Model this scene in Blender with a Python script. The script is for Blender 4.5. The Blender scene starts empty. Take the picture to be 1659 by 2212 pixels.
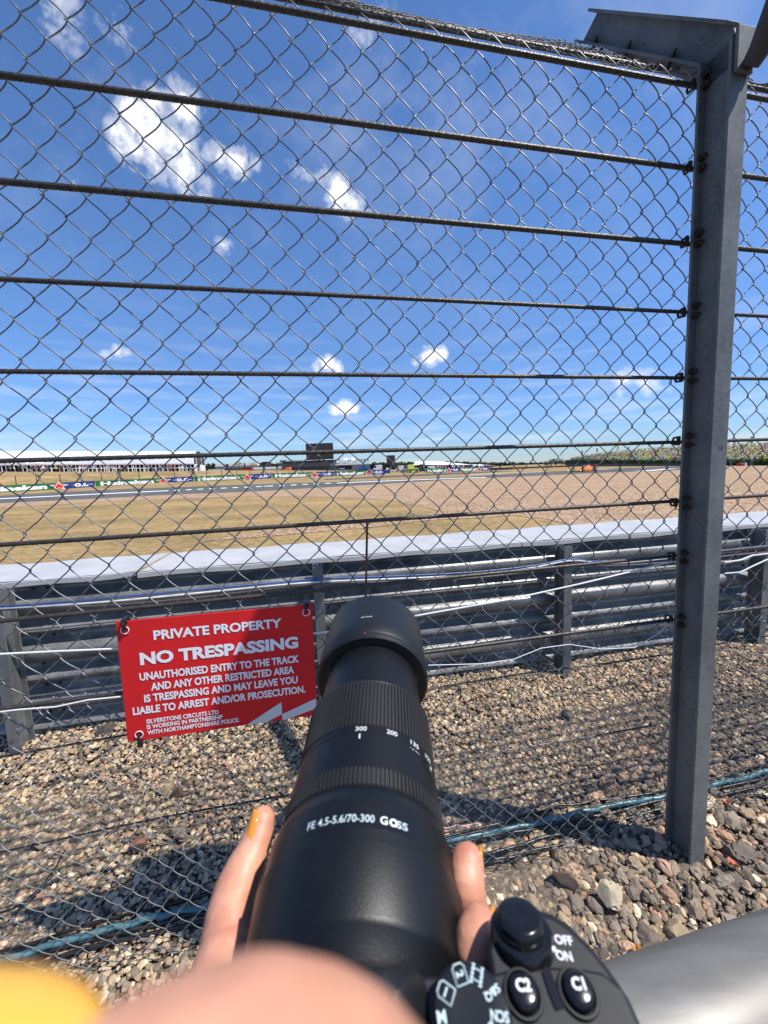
import bpy, math, random
import numpy as np
from mathutils import Vector, Matrix
rnd = random.Random(7); rng = np.random.default_rng(11)
S = bpy.context.scene
COL = S.collection
A = lambda *v: np.array(v, float)
# ------------------------------------------------------------------ camera
FPX, PIT, ROL, EYE = 846.8, math.radians(6.2), math.radians(2.2), 1.5
cp, sp = math.cos(PIT), math.sin(PIT)
FW = A(0, cp, -sp); U0 = A(0, sp, cp); R0 = A(1, 0, 0)
CR = R0*math.cos(ROL) - U0*math.sin(ROL); CU = U0*math.cos(ROL) + R0*math.sin(ROL)
EYEP = A(0, 0, EYE)
cd = bpy.data.cameras.new('camera_view'); cam = bpy.data.objects.new('camera_view', cd); COL.objects.link(cam)
M = Matrix.Identity(4)
for i in range(3):
    M[i][0], M[i][1], M[i][2], M[i][3] = CR[i], CU[i], -FW[i], EYEP[i]
cam.matrix_world = M
cd.sensor_fit = 'HORIZONTAL'; cd.sensor_width = 36; cd.lens = 36*FPX/1659
cd.clip_start = .002; cd.clip_end = 6000
cd.dof.use_dof = True; cd.dof.focus_distance = 1.6; cd.dof.aperture_fstop = cd.lens/1.15
S.camera = cam
S.view_settings.view_transform = 'Standard'; S.view_settings.look = 'None'
S.view_settings.exposure = 0.25; S.view_settings.gamma = 1
def ray(u, v): return CR*(u-829.5)/FPX + CU*(1106-v)/FPX + FW
def dep(u, v, t): return EYEP + ray(u, v)*t
def atz(u, v, z=0.0):
    d = ray(u, v); return EYEP + d*(z-EYE)/d[2]
# ------------------------------------------------------------------ sun and sky
SUN = A(.564, -.18, 1.0); SUN /= np.linalg.norm(SUN)
EL = math.asin(SUN[2]); AZ = math.atan2(SUN[0], SUN[1])
ld = bpy.data.lights.new('sun', 'SUN'); ld.energy = 4.8; ld.angle = math.radians(.53); ld.color = (1, .955, .89)
lo = bpy.data.objects.new('sun', ld); COL.objects.link(lo); lo.location = (6, -3, 12)
lo.rotation_euler = Vector(SUN).to_track_quat('Z', 'Y').to_euler()

def nd(nt, typ, **kw):
    n = nt.nodes.new(typ)
    for k, v in kw.items():
        setattr(n, k, v)
    return n
def lk(nt, a, b): nt.links.new(a, b)
def mth(nt, op, a, b=None, clamp=False):
    n = nt.nodes.new('ShaderNodeMath'); n.operation = op; n.use_clamp = clamp
    for i, x in enumerate((a, b)):
        if x is None: continue
        if isinstance(x, (int, float)): n.inputs[i].default_value = x
        else: nt.links.new(x, n.inputs[i])
    return n.outputs[0]
def ramp(nt, fac, stops, interp='LINEAR'):
    n = nt.nodes.new('ShaderNodeValToRGB'); n.color_ramp.interpolation = interp
    e = n.color_ramp.elements
    while len(e) < len(stops): e.new(.5)
    for i, (p, c) in enumerate(stops):
        e[i].position = p; e[i].color = (*c, 1) if len(c) == 3 else c
    nt.links.new(fac, n.inputs[0]); return n.outputs[0]

W = bpy.data.worlds.new('World'); S.world = W; W.use_nodes = True
def build_world():
    nt = W.node_tree; nt.nodes.clear()
    out = nd(nt, 'ShaderNodeOutputWorld'); bg = nd(nt, 'ShaderNodeBackground')
    sky = nd(nt, 'ShaderNodeTexSky', sky_type='NISHITA', sun_disc=False, sun_elevation=EL, sun_rotation=AZ,
             altitude=150, air_density=1.0, dust_density=.12, ozone_density=3.0)
    tc = nd(nt, 'ShaderNodeTexCoord'); gen = tc.outputs['Generated']
    # warped direction for ragged cloud edges
    nz = nd(nt, 'ShaderNodeTexNoise'); nz.inputs['Scale'].default_value = 11; nz.inputs['Detail'].default_value = 9
    nz.inputs['Roughness'].default_value = .62
    lk(nt, gen, nz.inputs['Vector'])
    nz2 = nd(nt, 'ShaderNodeTexNoise'); nz2.inputs['Scale'].default_value = 34; nz2.inputs['Detail'].default_value = 8
    nz2.inputs['Roughness'].default_value = .65
    lk(nt, gen, nz2.inputs['Vector'])
    fld = mth(nt, 'ADD', mth(nt, 'MULTIPLY', mth(nt, 'SUBTRACT', nz.outputs['Fac'], .5), 3.3),
              mth(nt, 'MULTIPLY', mth(nt, 'SUBTRACT', nz2.outputs['Fac'], .5), 1.3))
    # puffs: (u, v, radius in px, weight) read off the sky
    puffs = [(350, 305, 74, 1), (398, 235, 46, .85), (402, 200, 26, .45), (290, 315, 48, .8), (255, 300, 26, .5), (385, 355, 52, .85), (345, 385, 34, .6), (470, 340, 34, .8), (510, 345, 34, .8), (545, 352, 20, .5),
             (435, 395, 30, .5), (165, 405, 26, .5), (640, 355, 28, .5), (685, 385, 38, .65), (725, 420, 36, .7), (765, 448, 30, .65), (798, 458, 18, .4),
             (232, 766, 17, .8), (255, 760, 18, .9), (272, 762, 13, .7), (686, 798, 16, .8), (706, 788, 22, 1), (728, 796, 17, .85), (898, 785, 16, .8), (922, 772, 24, 1), (950, 764, 17, .8), (722, 882, 15, .7), (745, 878, 18, .8), (765, 882, 12, .6),
             (485, 535, 26, .35), (1345, 828, 34, .5), (1400, 824, 40, .5), (1450, 826, 26, .4), (120, 20, 70, .35), (260, 15, 70, .4), (800, 30, 60, .35)]
    acc = None
    for u, v, r, w in puffs:
        d = ray(u, v); d = d/np.linalg.norm(d)
        vm = nd(nt, 'ShaderNodeVectorMath', operation='DISTANCE'); lk(nt, gen, vm.inputs[0]); vm.inputs[1].default_value = d
        c = np.dot(d, FW); rad = r/FPX*c*1.38
        m = mth(nt, 'MULTIPLY', mth(nt, 'SUBTRACT', 1.0, mth(nt, 'DIVIDE', vm.outputs['Value'], rad), True), w*1.5)
        acc = m if acc is None else mth(nt, 'MAXIMUM', acc, m)
    dens = mth(nt, 'ADD', mth(nt, 'MULTIPLY', acc, .86), mth(nt, 'MULTIPLY', fld, mth(nt, 'MULTIPLY', acc, 2.2, True)))
    cl = ramp(nt, dens, [(.18, (0, 0, 0)), (.55, (.38,)*3), (1.05, (1, 1, 1))], 'EASE')
    # thin streaks low over the horizon and a veil high up
    mp = nd(nt, 'ShaderNodeMapping'); mp.inputs['Scale'].default_value = (2.2, 2.2, 22); lk(nt, gen, mp.inputs['Vector'])
    n3 = nd(nt, 'ShaderNodeTexNoise'); n3.inputs['Scale'].default_value = 2.2; n3.inputs['Detail'].default_value = 7; lk(nt, mp.outputs[0], n3.inputs['Vector'])
    sx = nd(nt, 'ShaderNodeSeparateXYZ'); lk(nt, gen, sx.inputs[0])
    low = ramp(nt, sx.outputs['Z'], [(0, (.35,)*3), (.06, (.8,)*3), (.22, (.3,)*3), (.4, (0, 0, 0))])
    st = mth(nt, 'MULTIPLY', ramp(nt, n3.outputs['Fac'], [(.49, (0, 0, 0)), (.76, (.55,)*3)]), low)
    mp2 = nd(nt, 'ShaderNodeMapping'); mp2.inputs['Scale'].default_value = (1.6, 2.6, 2.0); mp2.inputs['Rotation'].default_value = (.3, .5, .6); lk(nt, gen, mp2.inputs['Vector'])
    n4 = nd(nt, 'ShaderNodeTexNoise'); n4.inputs['Scale'].default_value = 2.4; n4.inputs['Detail'].default_value = 8; n4.inputs['Roughness'].default_value = .6; lk(nt, mp2.outputs[0], n4.inputs['Vector'])
    veil = mth(nt, 'MULTIPLY', ramp(nt, n4.outputs['Fac'], [(.48, (0, 0, 0)), (.78, (.2,)*3)]), ramp(nt, sx.outputs['Z'], [(.25, (0, 0, 0)), (.6, (1, 1, 1))]))
    tot = mth(nt, 'MAXIMUM', mth(nt, 'MAXIMUM', cl, st), veil)
    # a little self shading inside the clouds
    shade = ramp(nt, nz.outputs['Fac'], [(.3, (5.6, 5.9, 6.5)), (.62, (8.2, 8.2, 8.3))])
    hsv = nd(nt, 'ShaderNodeMix', data_type='RGBA', blend_type='MULTIPLY'); hsv.inputs['Factor'].default_value = 1
    sz = nd(nt, 'ShaderNodeSeparateXYZ'); lk(nt, gen, sz.inputs[0])
    dim = nd(nt, 'ShaderNodeMix', data_type='RGBA', blend_type='MULTIPLY'); dim.inputs['Factor'].default_value = 1
    lk(nt, sky.outputs[0], dim.inputs[6]); lk(nt, ramp(nt, sz.outputs['Z'], [(0, (.69, .67, .72)), (.12, (.78, .79, .86)), (.40, (1, 1, 1))]), dim.inputs[7])
    lk(nt, dim.outputs[2], hsv.inputs[6]); hsv.inputs[7].default_value = (.76, .98, 1.25, 1)
    mx = nd(nt, 'ShaderNodeMix', data_type='RGBA'); lk(nt, tot, mx.inputs['Factor'])
    lk(nt, hsv.outputs[2], mx.inputs[6]); lk(nt, shade, mx.inputs[7])
    lk(nt, mx.outputs[2], bg.inputs['Color']); bg.inputs['Strength'].default_value = .122
    lk(nt, bg.outputs[0], out.inputs['Surface'])
build_world()

# ------------------------------------------------------------------ materials
def mat(name, col, rough=.6, metal=0.0, var=.12, scale=8, col2=None, bump=0.0, bscale=60, spec=.5, sss=0, detail=5, coat=0, stretch=None, attr=None, bdist=.002):
    m = bpy.data.materials.new(name); m.use_nodes = True; nt = m.node_tree
    b = nt.nodes['Principled BSDF']
    b.inputs['Roughness'].default_value = rough; b.inputs['Metallic'].default_value = metal
    b.inputs['Specular IOR Level'].default_value = spec
    if coat: b.inputs['Coat Weight'].default_value = coat
    if sss:
        b.inputs['Subsurface Weight'].default_value = sss; b.inputs['Subsurface Radius'].default_value = (1, .35, .2)
        b.inputs['Subsurface Scale'].default_value = .004
    tc = nd(nt, 'ShaderNodeTexCoord'); vec = tc.outputs['Object']
    if stretch:
        mp = nd(nt, 'ShaderNodeMapping'); mp.inputs['Scale'].default_value = stretch; lk(nt, vec, mp.inputs['Vector']); vec = mp.outputs[0]
    n = nd(nt, 'ShaderNodeTexNoise'); n.inputs['Scale'].default_value = scale; n.inputs['Detail'].default_value = detail
    n.inputs['Roughness'].default_value = .62; lk(nt, vec, n.inputs['Vector'])
    c = np.array(col[:3]); c2 = np.array(col2) if col2 is not None else c*(1-var*2)
    lo_, hi_ = (c2, c) if col2 is not None else (np.clip(c*(1-var), 0, 1), np.clip(c*(1+var), 0, 1))
    colr = ramp(nt, n.outputs['Fac'], [(.33, lo_), (.67, hi_)])
    if attr:
        at = nd(nt, 'ShaderNodeAttribute', attribute_name=attr)
        mx = nd(nt, 'ShaderNodeMix', data_type='RGBA', blend_type='MULTIPLY'); mx.inputs['Factor'].default_value = 1
        lk(nt, colr, mx.inputs[6]); lk(nt, at.outputs['Color'], mx.inputs[7]); colr = mx.outputs[2]
    lk(nt, colr, b.inputs['Base Color'])
    if bump:
        n2 = nd(nt, 'ShaderNodeTexNoise'); n2.inputs['Scale'].default_value = bscale; n2.inputs['Detail'].default_value = 6; lk(nt, vec, n2.inputs['Vector'])
        bp = nd(nt, 'ShaderNodeBump'); bp.inputs['Strength'].default_value = bump; bp.inputs['Distance'].default_value = bdist
        lk(nt, n2.outputs['Fac'], bp.inputs['Height']); lk(nt, bp.outputs[0], b.inputs['Normal'])
    return m
def galv(name, base, dark, rough=.45, metal=.75):
    """galvanised steel with spangle patches"""
    m = bpy.data.materials.new(name); m.use_nodes = True; nt = m.node_tree; b = nt.nodes['Principled BSDF']
    tc = nd(nt, 'ShaderNodeTexCoord'); v = tc.outputs['Object']
    vo = nd(nt, 'ShaderNodeTexVoronoi'); vo.inputs['Scale'].default_value = 90
    nz = nd(nt, 'ShaderNodeTexNoise'); nz.inputs['Scale'].default_value = 30; nz.inputs['Detail'].default_value = 6; lk(nt, v, nz.inputs['Vector'])
    mxv = nd(nt, 'ShaderNodeMix', data_type='RGBA'); mxv.inputs['Factor'].default_value = .03
    lk(nt, v, mxv.inputs[6]); lk(nt, nz.outputs['Color'], mxv.inputs[7]); lk(nt, mxv.outputs[2], vo.inputs['Vector'])
    sep = nd(nt, 'ShaderNodeSeparateColor'); lk(nt, vo.outputs['Color'], sep.inputs[0])
    n2 = nd(nt, 'ShaderNodeTexNoise'); n2.inputs['Scale'].default_value = 5; n2.inputs['Detail'].default_value = 8; lk(nt, v, n2.inputs['Vector'])
    f = mth(nt, 'ADD', mth(nt, 'MULTIPLY', sep.outputs[0], .16), mth(nt, 'MULTIPLY', n2.outputs['Fac'], .95))
    lk(nt, ramp(nt, f, [(.3, dark), (.75, base)]), b.inputs['Base Color'])
    lk(nt, ramp(nt, sep.outputs[1], [(0, (rough-.1,)*3), (1, (rough+.15,)*3)]), b.inputs['Roughness'])
    b.inputs['Metallic'].default_value = metal
    bp = nd(nt, 'ShaderNodeBump'); bp.inputs['Strength'].default_value = .12; bp.inputs['Distance'].default_value = .001
    lk(nt, nz.outputs['Fac'], bp.inputs['Height']); lk(nt, bp.outputs[0], b.inputs['Normal'])
    return m
MT = {}
MT['wire'] = mat('zinc_wire', (.19, .19, .195), .45, .6, .2, 30)
MT['wire_dull'] = mat('dull_wire', (.24, .25, .25), .45, .5, .25, 20)
MT['rope'] = mat('dark_rope', (.075, .066, .058), .5, .55, .3, 60, bump=.2, bscale=300)
MT['post'] = galv('galvanised_post', (.19, .192, .186), (.09, .095, .094), .55, .1)
MT['armco'] = galv('galvanised_rail', (.29, .29, .278), (.085, .087, .085), .38, .3)
MT['tube'] = mat('scuffed_tube', (.25, .24, .22), .5, .3, 0, 9, col2=(.16, .15, .13), bump=.06, bscale=30, stretch=(.6, 3, 3), detail=9)
MT['bolt'] = mat('rusty_bolt', (.06, .04, .03), .7, .5)
MT['rust'] = mat('rust', (.16, .07, .035), .8, .2, .3, 60)
MT['cap'] = mat('cap_panel', (.47, .465, .45), .5, 0, .10, 5, bump=.05, bscale=40)
MT['red'] = mat('sign_red', (.70, .018, .02), .6, 0, .08, 3, spec=.25)
MT['white'] = mat('white_print', (.88, .88, .88), .45, 0, .03, 6)
MT['greyprint'] = mat('grey_print', (.62, .62, .62), .45, 0, .03, 6)
MT['black_tie'] = mat('black_plastic', (.015, .015, .016), .4)
MT['lens'] = mat('lens_black', (.0045, .005, .006), .42, 0, .15, 40, bump=.4, bscale=1300, bdist=.0002, spec=.4)
MT['lens_matt'] = mat('lens_matt', (.006, .0065, .0075), .5, 0, .15, 40, bump=.15, bscale=1500, bdist=.0001)
MT['rubber'] = mat('rubber_ring', (.013, .0125, .0125), .62, 0, .2, 30)
MT['body'] = mat('camera_body', (.0075, .008, .009), .5, 0, .15, 60, bump=.18, bscale=2600, bdist=.0002)
MT['gloss_black'] = mat('gloss_black', (.008, .008, .009), .22, 0, .1, 40)
MT['dial_metal'] = mat('dial_metal', (.035, .036, .038), .30, .7, .1, 40)
MT['mark'] = mat('white_mark', (.75, .76, .77), .5, 0, .03, 20)
MT['mark_dim'] = mat('pale_mark', (.55, .68, .68), .5, 0, .03, 20)
MT['reddot'] = mat('red_mark', (.7, .03, .03), .5)
MT['skin'] = mat('skin', (.68, .345, .22), .48, 0, .1, 60, sss=.15, col2=(.52, .205, .13), bump=.5, bscale=420, bdist=.0004)
MT['nail'] = mat('orange_nail', (.9, .30, .015), .2, 0, .04, 10, coat=.6)
MT['nail_y'] = mat('yellow_nail', (.88, .45, .06), .25, 0, .03, 10, coat=.5)
MT['blue_cable'] = mat('blue_cable', (.06, .14, .38), .35)
MT['white_cable'] = mat('white_cable', (.68, .68, .66), .4)
MT['grey_cable'] = mat('grey_cable', (.09, .08, .075), .5)
MT['black_cable'] = mat('black_cable', (.02, .02, .02), .35)
MT['teal'] = mat('teal_hose', (.075, .165, .185), .35, 0, .25, 20)
MT['stone'] = mat('stone', (1.0, 1.0, 1.0), .85, 0, .2, 120, attr='tint', bump=.5, bscale=260, bdist=.001)
MT['green'] = mat('board_green', (.012, .16, .035), .45, 0, .05, 1)
MT['blue'] = mat('board_blue', (.008, .035, .24), .45, 0, .05, 1)
MT['star'] = mat('star_red', (.75, .02, .02), .45, 0, .05, 1)
MT['tent'] = mat('tent_white', (.80, .80, .81), .6, 0, .03, 1)
MT['tentgrey'] = mat('tent_gable', (.075, .06, .06), .7, 0, .15, 1)
MT['dark'] = mat('dark_interior', (.018, .018, .02), .8, 0, .2, 1)
MT['darkgrey'] = mat('dark_scaffold', (.055, .056, .06), .7, 0, .25, .6)
MT['screen'] = mat('dark_screen', (.045, .028, .022), .35, 0, .3, .4)
MT['trunk'] = mat('bark', (.09, .065, .045), .9, 0, .3, 3)
MT['leaf'] = mat('leaf_green', (.055, .085, .025), .7, 0, .4, .6)
MT['leaf2'] = mat('leaf_dark', (.03, .05, .02), .7, 0, .4, .6)
MT['leaf3'] = mat('leaf_pale', (.42, .44, .34), .7, 0, .3, .8)
MT['hedge'] = mat('hedge_green', (.07, .12, .02), .7, 0, .45, .5)
MT['asphalt'] = mat('asphalt', (.115, .11, .105), .9, 0, .2, .25, bump=.3, bscale=20, stretch=(.4, 1, 1), spec=.1)
MT['line'] = mat('line_white', (.74, .74, .72), .6, 0, .08, 2)
MT['lgreen'] = mat('line_green', (.02, .16, .09), .6, 0, .08, 2)
MT['steel_dark'] = mat('thin_post', (.06, .06, .06), .6, .3)
for nm, c in dict(c_white=(.72, .72, .72), c_black=(.03, .03, .035), c_red=(.42, .03, .05), c_navy=(.03, .05, .14), c_tan=(.5, .36, .22), c_pink=(.65, .36, .38), c_orange=(.85, .2, .03), c_yellow=(.72, .78, .12), c_blue=(.02, .13, .45), c_grey=(.3, .3, .31), c_lime=(.62, .72, .10), c_glass=(.02, .025, .03), c_brown=(.30, .12, .05)).items():
    MT[nm] = mat(nm, c, .55, 0, .06, 1)

# ------------------------------------------------------------------ mesh building
def link(o, parent=None):
    COL.objects.link(o)
    if parent is not None: o.parent = parent
    return o
def tag(o, label=None, cat=None, group=None, kind=None):
    for k, v in (('label', label), ('category', cat), ('group', group), ('kind', kind)):
        if v: o[k] = v
    return o
def empty(name, loc, label, cat, group=None):
    o = bpy.data.objects.new(name, None); o.location = tuple(loc); o.empty_display_size = .05; COL.objects.link(o)
    return tag(o, label, cat, group)
class MB:
    def __init__(s): s.V = []; s.F = []; s.n = 0; s.mi = []; s.m = 0
    def add(s, v, f):
        v = np.asarray(v, float); s.V.append(v); s.F += [tuple(i+s.n for i in q) for q in f]; s.mi += [s.m]*len(f); s.n += len(v); return s
    def box(s, c, d, ax=None):
        c = A(*c); ax = np.eye(3) if ax is None else np.asarray(ax)
        v = [c + ax.T @ (A(x, y, z)*A(*d)/2) for x in (-1, 1) for y in (-1, 1) for z in (-1, 1)]
        return s.add(v, [(0, 1, 3, 2), (4, 6, 7, 5), (0, 4, 5, 1), (2, 3, 7, 6), (0, 2, 6, 4), (1, 5, 7, 3)])
    def prism(s, poly, ext):
        p = np.asarray(poly, float); e = A(*ext); n = len(p)
        return s.add(np.vstack([p, p+e]), [tuple(range(n-1, -1, -1)), tuple(range(n, 2*n))]+[(i, (i+1) % n, n+(i+1) % n, n+i) for i in range(n)])
    def loft(s, rings, cap=True, close=True):
        n = len(rings[0]); v = np.vstack(rings); f = []
        for k in range(len(rings)-1):
            for i in range(n if close else n-1):
                j = (i+1) % n; f.append((k*n+i, k*n+j, (k+1)*n+j, (k+1)*n+i))
        if cap: f += [tuple(range(n-1, -1, -1)), tuple(range((len(rings)-1)*n, len(rings)*n))]
        return s.add(v, f)
    def tube(s, pts, r, ns=8, cap=True, flat=None):
        pts = [A(*p) for p in pts]; n = len(pts); rs = [r]*n if np.isscalar(r) else r; rings = []; pu = None
        for i, p in enumerate(pts):
            t = pts[min(i+1, n-1)] - pts[max(i-1, 0)]; t = t/np.linalg.norm(t)
            if pu is None: pu = np.cross(t, A(0, 0, 1) if abs(t[2]) < .9 else A(1, 0, 0))
            pu = pu - t*(pu@t); pu = pu/np.linalg.norm(pu); w = np.cross(t, pu)
            a = np.arange(ns)*2*math.pi/ns
            rings.append(p + rs[i]*(np.cos(a)[:, None]*pu + np.sin(a)[:, None]*w))
        return s.loft(rings, cap)
    def lathe(s, o, ax, side, prof, ns=64, cap=True):
        o = A(*o); ax = A(*ax); u = A(*side); w = np.cross(ax, u); a = np.arange(ns)*2*math.pi/ns
        return s.loft([o + ax*x + r*(np.cos(a)[:, None]*u + np.sin(a)[:, None]*w) for x, r in prof], cap)
    def ball(s, c, r, ns=10, nr=6, ax=None):
        r = A(*([r]*3 if np.isscalar(r) else r)); ax = np.eye(3) if ax is None else np.asarray(ax); rings = []
        for k in range(nr+1):
            ph = math.pi*(k+.02)/(nr+.04); a = np.arange(ns)*2*math.pi/ns
            q = np.c_[np.cos(a)*math.sin(ph), np.sin(a)*math.sin(ph), np.full(ns, math.cos(ph))]*r
            rings.append(A(*c)+q@ax)
        return s.loft(rings[::-1])
    def build(s, name, m, parent=None, smooth=None, bevel=0, seg=2, base=None):
        v = np.vstack(s.V); me = bpy.data.meshes.new(name)
        if parent is not None:
            q = parent; off = A(0, 0, 0)
            while q is not None: off = off + A(*q.location); q = q.parent
        elif base is not None: off = A(*base)
        else: off = A((v[:, 0].min()+v[:, 0].max())/2, (v[:, 1].min()+v[:, 1].max())/2, v[:, 2].min())
        me.from_pydata((v-off).tolist(), [], s.F); me.update()
        ms = m if isinstance(m, (list, tuple)) else [m]
        for x in ms: me.materials.append(MT[x] if isinstance(x, str) else x)
        if len(ms) > 1: me.polygons.foreach_set('material_index', s.mi)
        if smooth is not None:
            me.shade_smooth(); me.set_sharp_from_angle(angle=math.radians(smooth))
        o = bpy.data.objects.new(name, me); link(o, parent)
        if parent is None: o.location = tuple(off)
        if bevel:
            b = o.modifiers.new('bevel', 'BEVEL'); b.width = bevel; b.segments = seg; b.limit_method = 'ANGLE'; b.angle_limit = math.radians(40)
        return o
def np_mesh(name, V, Fq, m, parent=None, smooth=True, off=(0, 0, 0)):
    """fast mesh from numpy arrays (all faces the same size)"""
    me = bpy.data.meshes.new(name); k = Fq.shape[1]
    me.vertices.add(len(V)); me.vertices.foreach_set('co', (V-A(*off)).astype(np.float32).ravel())
    me.loops.add(Fq.size); me.loops.foreach_set('vertex_index', Fq.astype(np.int32).ravel())
    me.polygons.add(len(Fq)); me.polygons.foreach_set('loop_start', np.arange(0, Fq.size, k, dtype=np.int32))
    me.polygons.foreach_set('use_smooth', np.full(len(Fq), smooth)); me.update(calc_edges=True)
    me.materials.append(MT[m] if isinstance(m, str) else m)
    o = bpy.data.objects.new(name, me); link(o, parent)
    if parent is None: o.location = tuple(off)
    return o
def sweep(paths, r, ns=6):
    """many open tubes of equal point count: paths (K,N,3) -> V, F"""
    P = np.asarray(paths, float); K, N, _ = P.shape
    T = np.empty_like(P); T[:, 1:-1] = P[:, 2:]-P[:, :-2]; T[:, 0] = P[:, 1]-P[:, 0]; T[:, -1] = P[:, -1]-P[:, -2]
    T /= np.linalg.norm(T, axis=2, keepdims=True)
    ref = A(*NV); u = np.cross(T, ref); u /= np.linalg.norm(u, axis=2, keepdims=True)+1e-9; w = np.cross(T, u)
    a = np.arange(ns)*2*math.pi/ns
    V = P[:, :, None, :] + r*(np.cos(a)[None, None, :, None]*u[:, :, None, :] + np.sin(a)[None, None, :, None]*w[:, :, None, :])
    idx = np.arange(K*N*ns).reshape(K, N, ns); i0 = idx[:, :-1, :]; i1 = idx[:, 1:, :]
    F_ = np.stack([i0, np.roll(i0, -1, 2), np.roll(i1, -1, 2), i1], -1).reshape(-1, 4)
    return V.reshape(-1, 3), F_
def text_mesh(s, bold=0.0, extrude=0.0, align='CENTER'):
    cu = bpy.data.curves.new('t', 'FONT'); cu.body = s; cu.align_x = 'LEFT'; cu.size = 1; cu.offset = bold; cu.resolution_u = 3; cu.fill_mode = 'FRONT'
    o = bpy.data.objects.new('t', cu); COL.objects.link(o)
    dg = bpy.context.evaluated_depsgraph_get(); me = bpy.data.meshes.new_from_object(o.evaluated_get(dg))
    v = np.array([x.co[:] for x in me.vertices]); f = [tuple(p.vertices) for p in me.polygons]
    bpy.data.objects.remove(o); bpy.data.curves.remove(cu); bpy.data.meshes.remove(me)
    return v, f
def put_text(mb, s, c, xd, yd, w=None, h=None, bold=.012, anchor=.5, sub=None):
    """flat lettering: c = middle (or left if anchor 0) of the baseline-to-cap box"""
    v, f = text_mesh(s, bold); x0, x1 = v[:, 0].min(), v[:, 0].max(); y0, y1 = v[:, 1].min(), v[:, 1].max()
    ky = h/(y1-y0) if h else w/(x1-x0); kx = w/(x1-x0) if w else ky
    X = (v[:, 0]-x0-(x1-x0)*anchor)*kx; Y = (v[:, 1]-(y0+y1)/2)*ky
    mb.add(A(*c)+X[:, None]*A(*xd)+Y[:, None]*A(*yd), f); return (x1-x0)*kx
# fence frame: SV runs along the fence to the right, NV points away to the track
SV = A(.9805, .1965, 0); NV = A(-.1965, .9805, 0); PB = A(1.045, 1.381, 0); ZV = A(0, 0, 1)
def FP(s, o, z): return PB + SV*s + NV*o + ZV*z
def on_fence(u, v, o=0.0):
    r = ray(u, v); t = ((PB+NV*o-EYEP)@NV)/(r@NV); p = EYEP + r*t; return A((p-PB)@SV, o, p[2])
# ------------------------------------------------------------------ the ground
BB = A(-2.038, 1.995, 0); BD = A(.983, .182, 0); BD /= np.linalg.norm(BD); BN = A(-BD[1], BD[0], 0)   # crash barrier line
def sstep(a, b, x): t = np.clip((x-a)/(b-a), 0, 1); return t*t*(3-2*t)
def gz(x, y):
    """height of the ground: flat circuit, a low swell by the boards and a spectator bank behind them"""
    x = np.asarray(x, float); y = np.asarray(y, float)
    e = (y-101-.59*x)*.861
    near = np.hypot(x, y)
    a = (np.interp(x, [-90, -70, -53, -47, -25, -10, 2, 15, 30], [.03, .05, .2, .34, .36, .24, .2, .05, 0]))*sstep(-14, 0, e)*sstep(40, 62, near)
    bank = np.clip(1.1-.0385*(x+8), 0, 5.2)*sstep(1.5, 26, e)
    return a+bank*(1-.0*x)
def ong(u, v):
    r = ray(u, v); t0 = 3.0
    ts = np.concatenate([np.linspace(3, 150, 1500), np.linspace(150.2, 900, 1500)])
    P = EYEP + r[None, :]*ts[:, None]; d = P[:, 2]-gz(P[:, 0], P[:, 1]); k = np.where(d < 0)[0]
    if len(k) == 0: return EYEP + r*400
    return P[k[0]]
def ground_mat():
    m = bpy.data.materials.new('ground_soil_and_grass'); m.use_nodes = True; nt = m.node_tree; b = nt.nodes['Principled BSDF']; b.inputs['Roughness'].default_value = .95
    b.inputs['Specular IOR Level'].default_value = .15
    tc = nd(nt, 'ShaderNodeTexCoord'); v = tc.outputs['Object']
    def noi(sc, det=6, st=None):
        n = nd(nt, 'ShaderNodeTexNoise'); n.inputs['Scale'].default_value = sc; n.inputs['Detail'].default_value = det; n.inputs['Roughness'].default_value = .65
        if st:
            mp = nd(nt, 'ShaderNodeMapping'); mp.inputs['Scale'].default_value = st; mp.inputs['Rotation'].default_value = (0, 0, -.2); lk(nt, v, mp.inputs[0]); lk(nt, mp.outputs[0], n.inputs['Vector'])
        else: lk(nt, v, n.inputs['Vector'])
        return n.outputs['Fac']
    dirt = ramp(nt, noi(60, 8), [(.3, (.08, .062, .045)), (.5, (.20, .16, .115)), (.72, (.36, .30, .22))])
    f = mth(nt, 'ADD', mth(nt, 'MULTIPLY', noi(.30, 9, (.55, 1, 1)), .5), mth(nt, 'MULTIPLY', noi(5, 9), .5))
    grass = ramp(nt, f, [(.34, (.13, .11, .048)), (.44, (.235, .17, .075)), (.53, (.37, .25, .11)), (.66, (.55, .37, .17))])
    sx = nd(nt, 'ShaderNodeSeparateXYZ'); lk(nt, v, sx.inputs[0])
    d = mth(nt, 'SUBTRACT', sx.outputs['Y'], mth(nt, 'MULTIPLY', sx.outputs['X'], .185))
    k = ramp(nt, mth(nt, 'MULTIPLY', d, .1), [(.29, (0,)*3), (.36, (1,)*3)])
    mx = nd(nt, 'ShaderNodeMix', data_type='RGBA'); lk(nt, k, mx.inputs['Factor']); lk(nt, dirt, mx.inputs[6]); lk(nt, grass, mx.inputs[7])
    lk(nt, mx.outputs[2], b.inputs['Base Color'])
    bp = nd(nt, 'ShaderNodeBump'); bp.inputs['Strength'].default_value = .9; bp.inputs['Distance'].default_value = .03
    lk(nt, noi(22, 8), bp.inputs['Height']); lk(nt, bp.outputs[0], b.inputs['Normal'])
    return m
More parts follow.
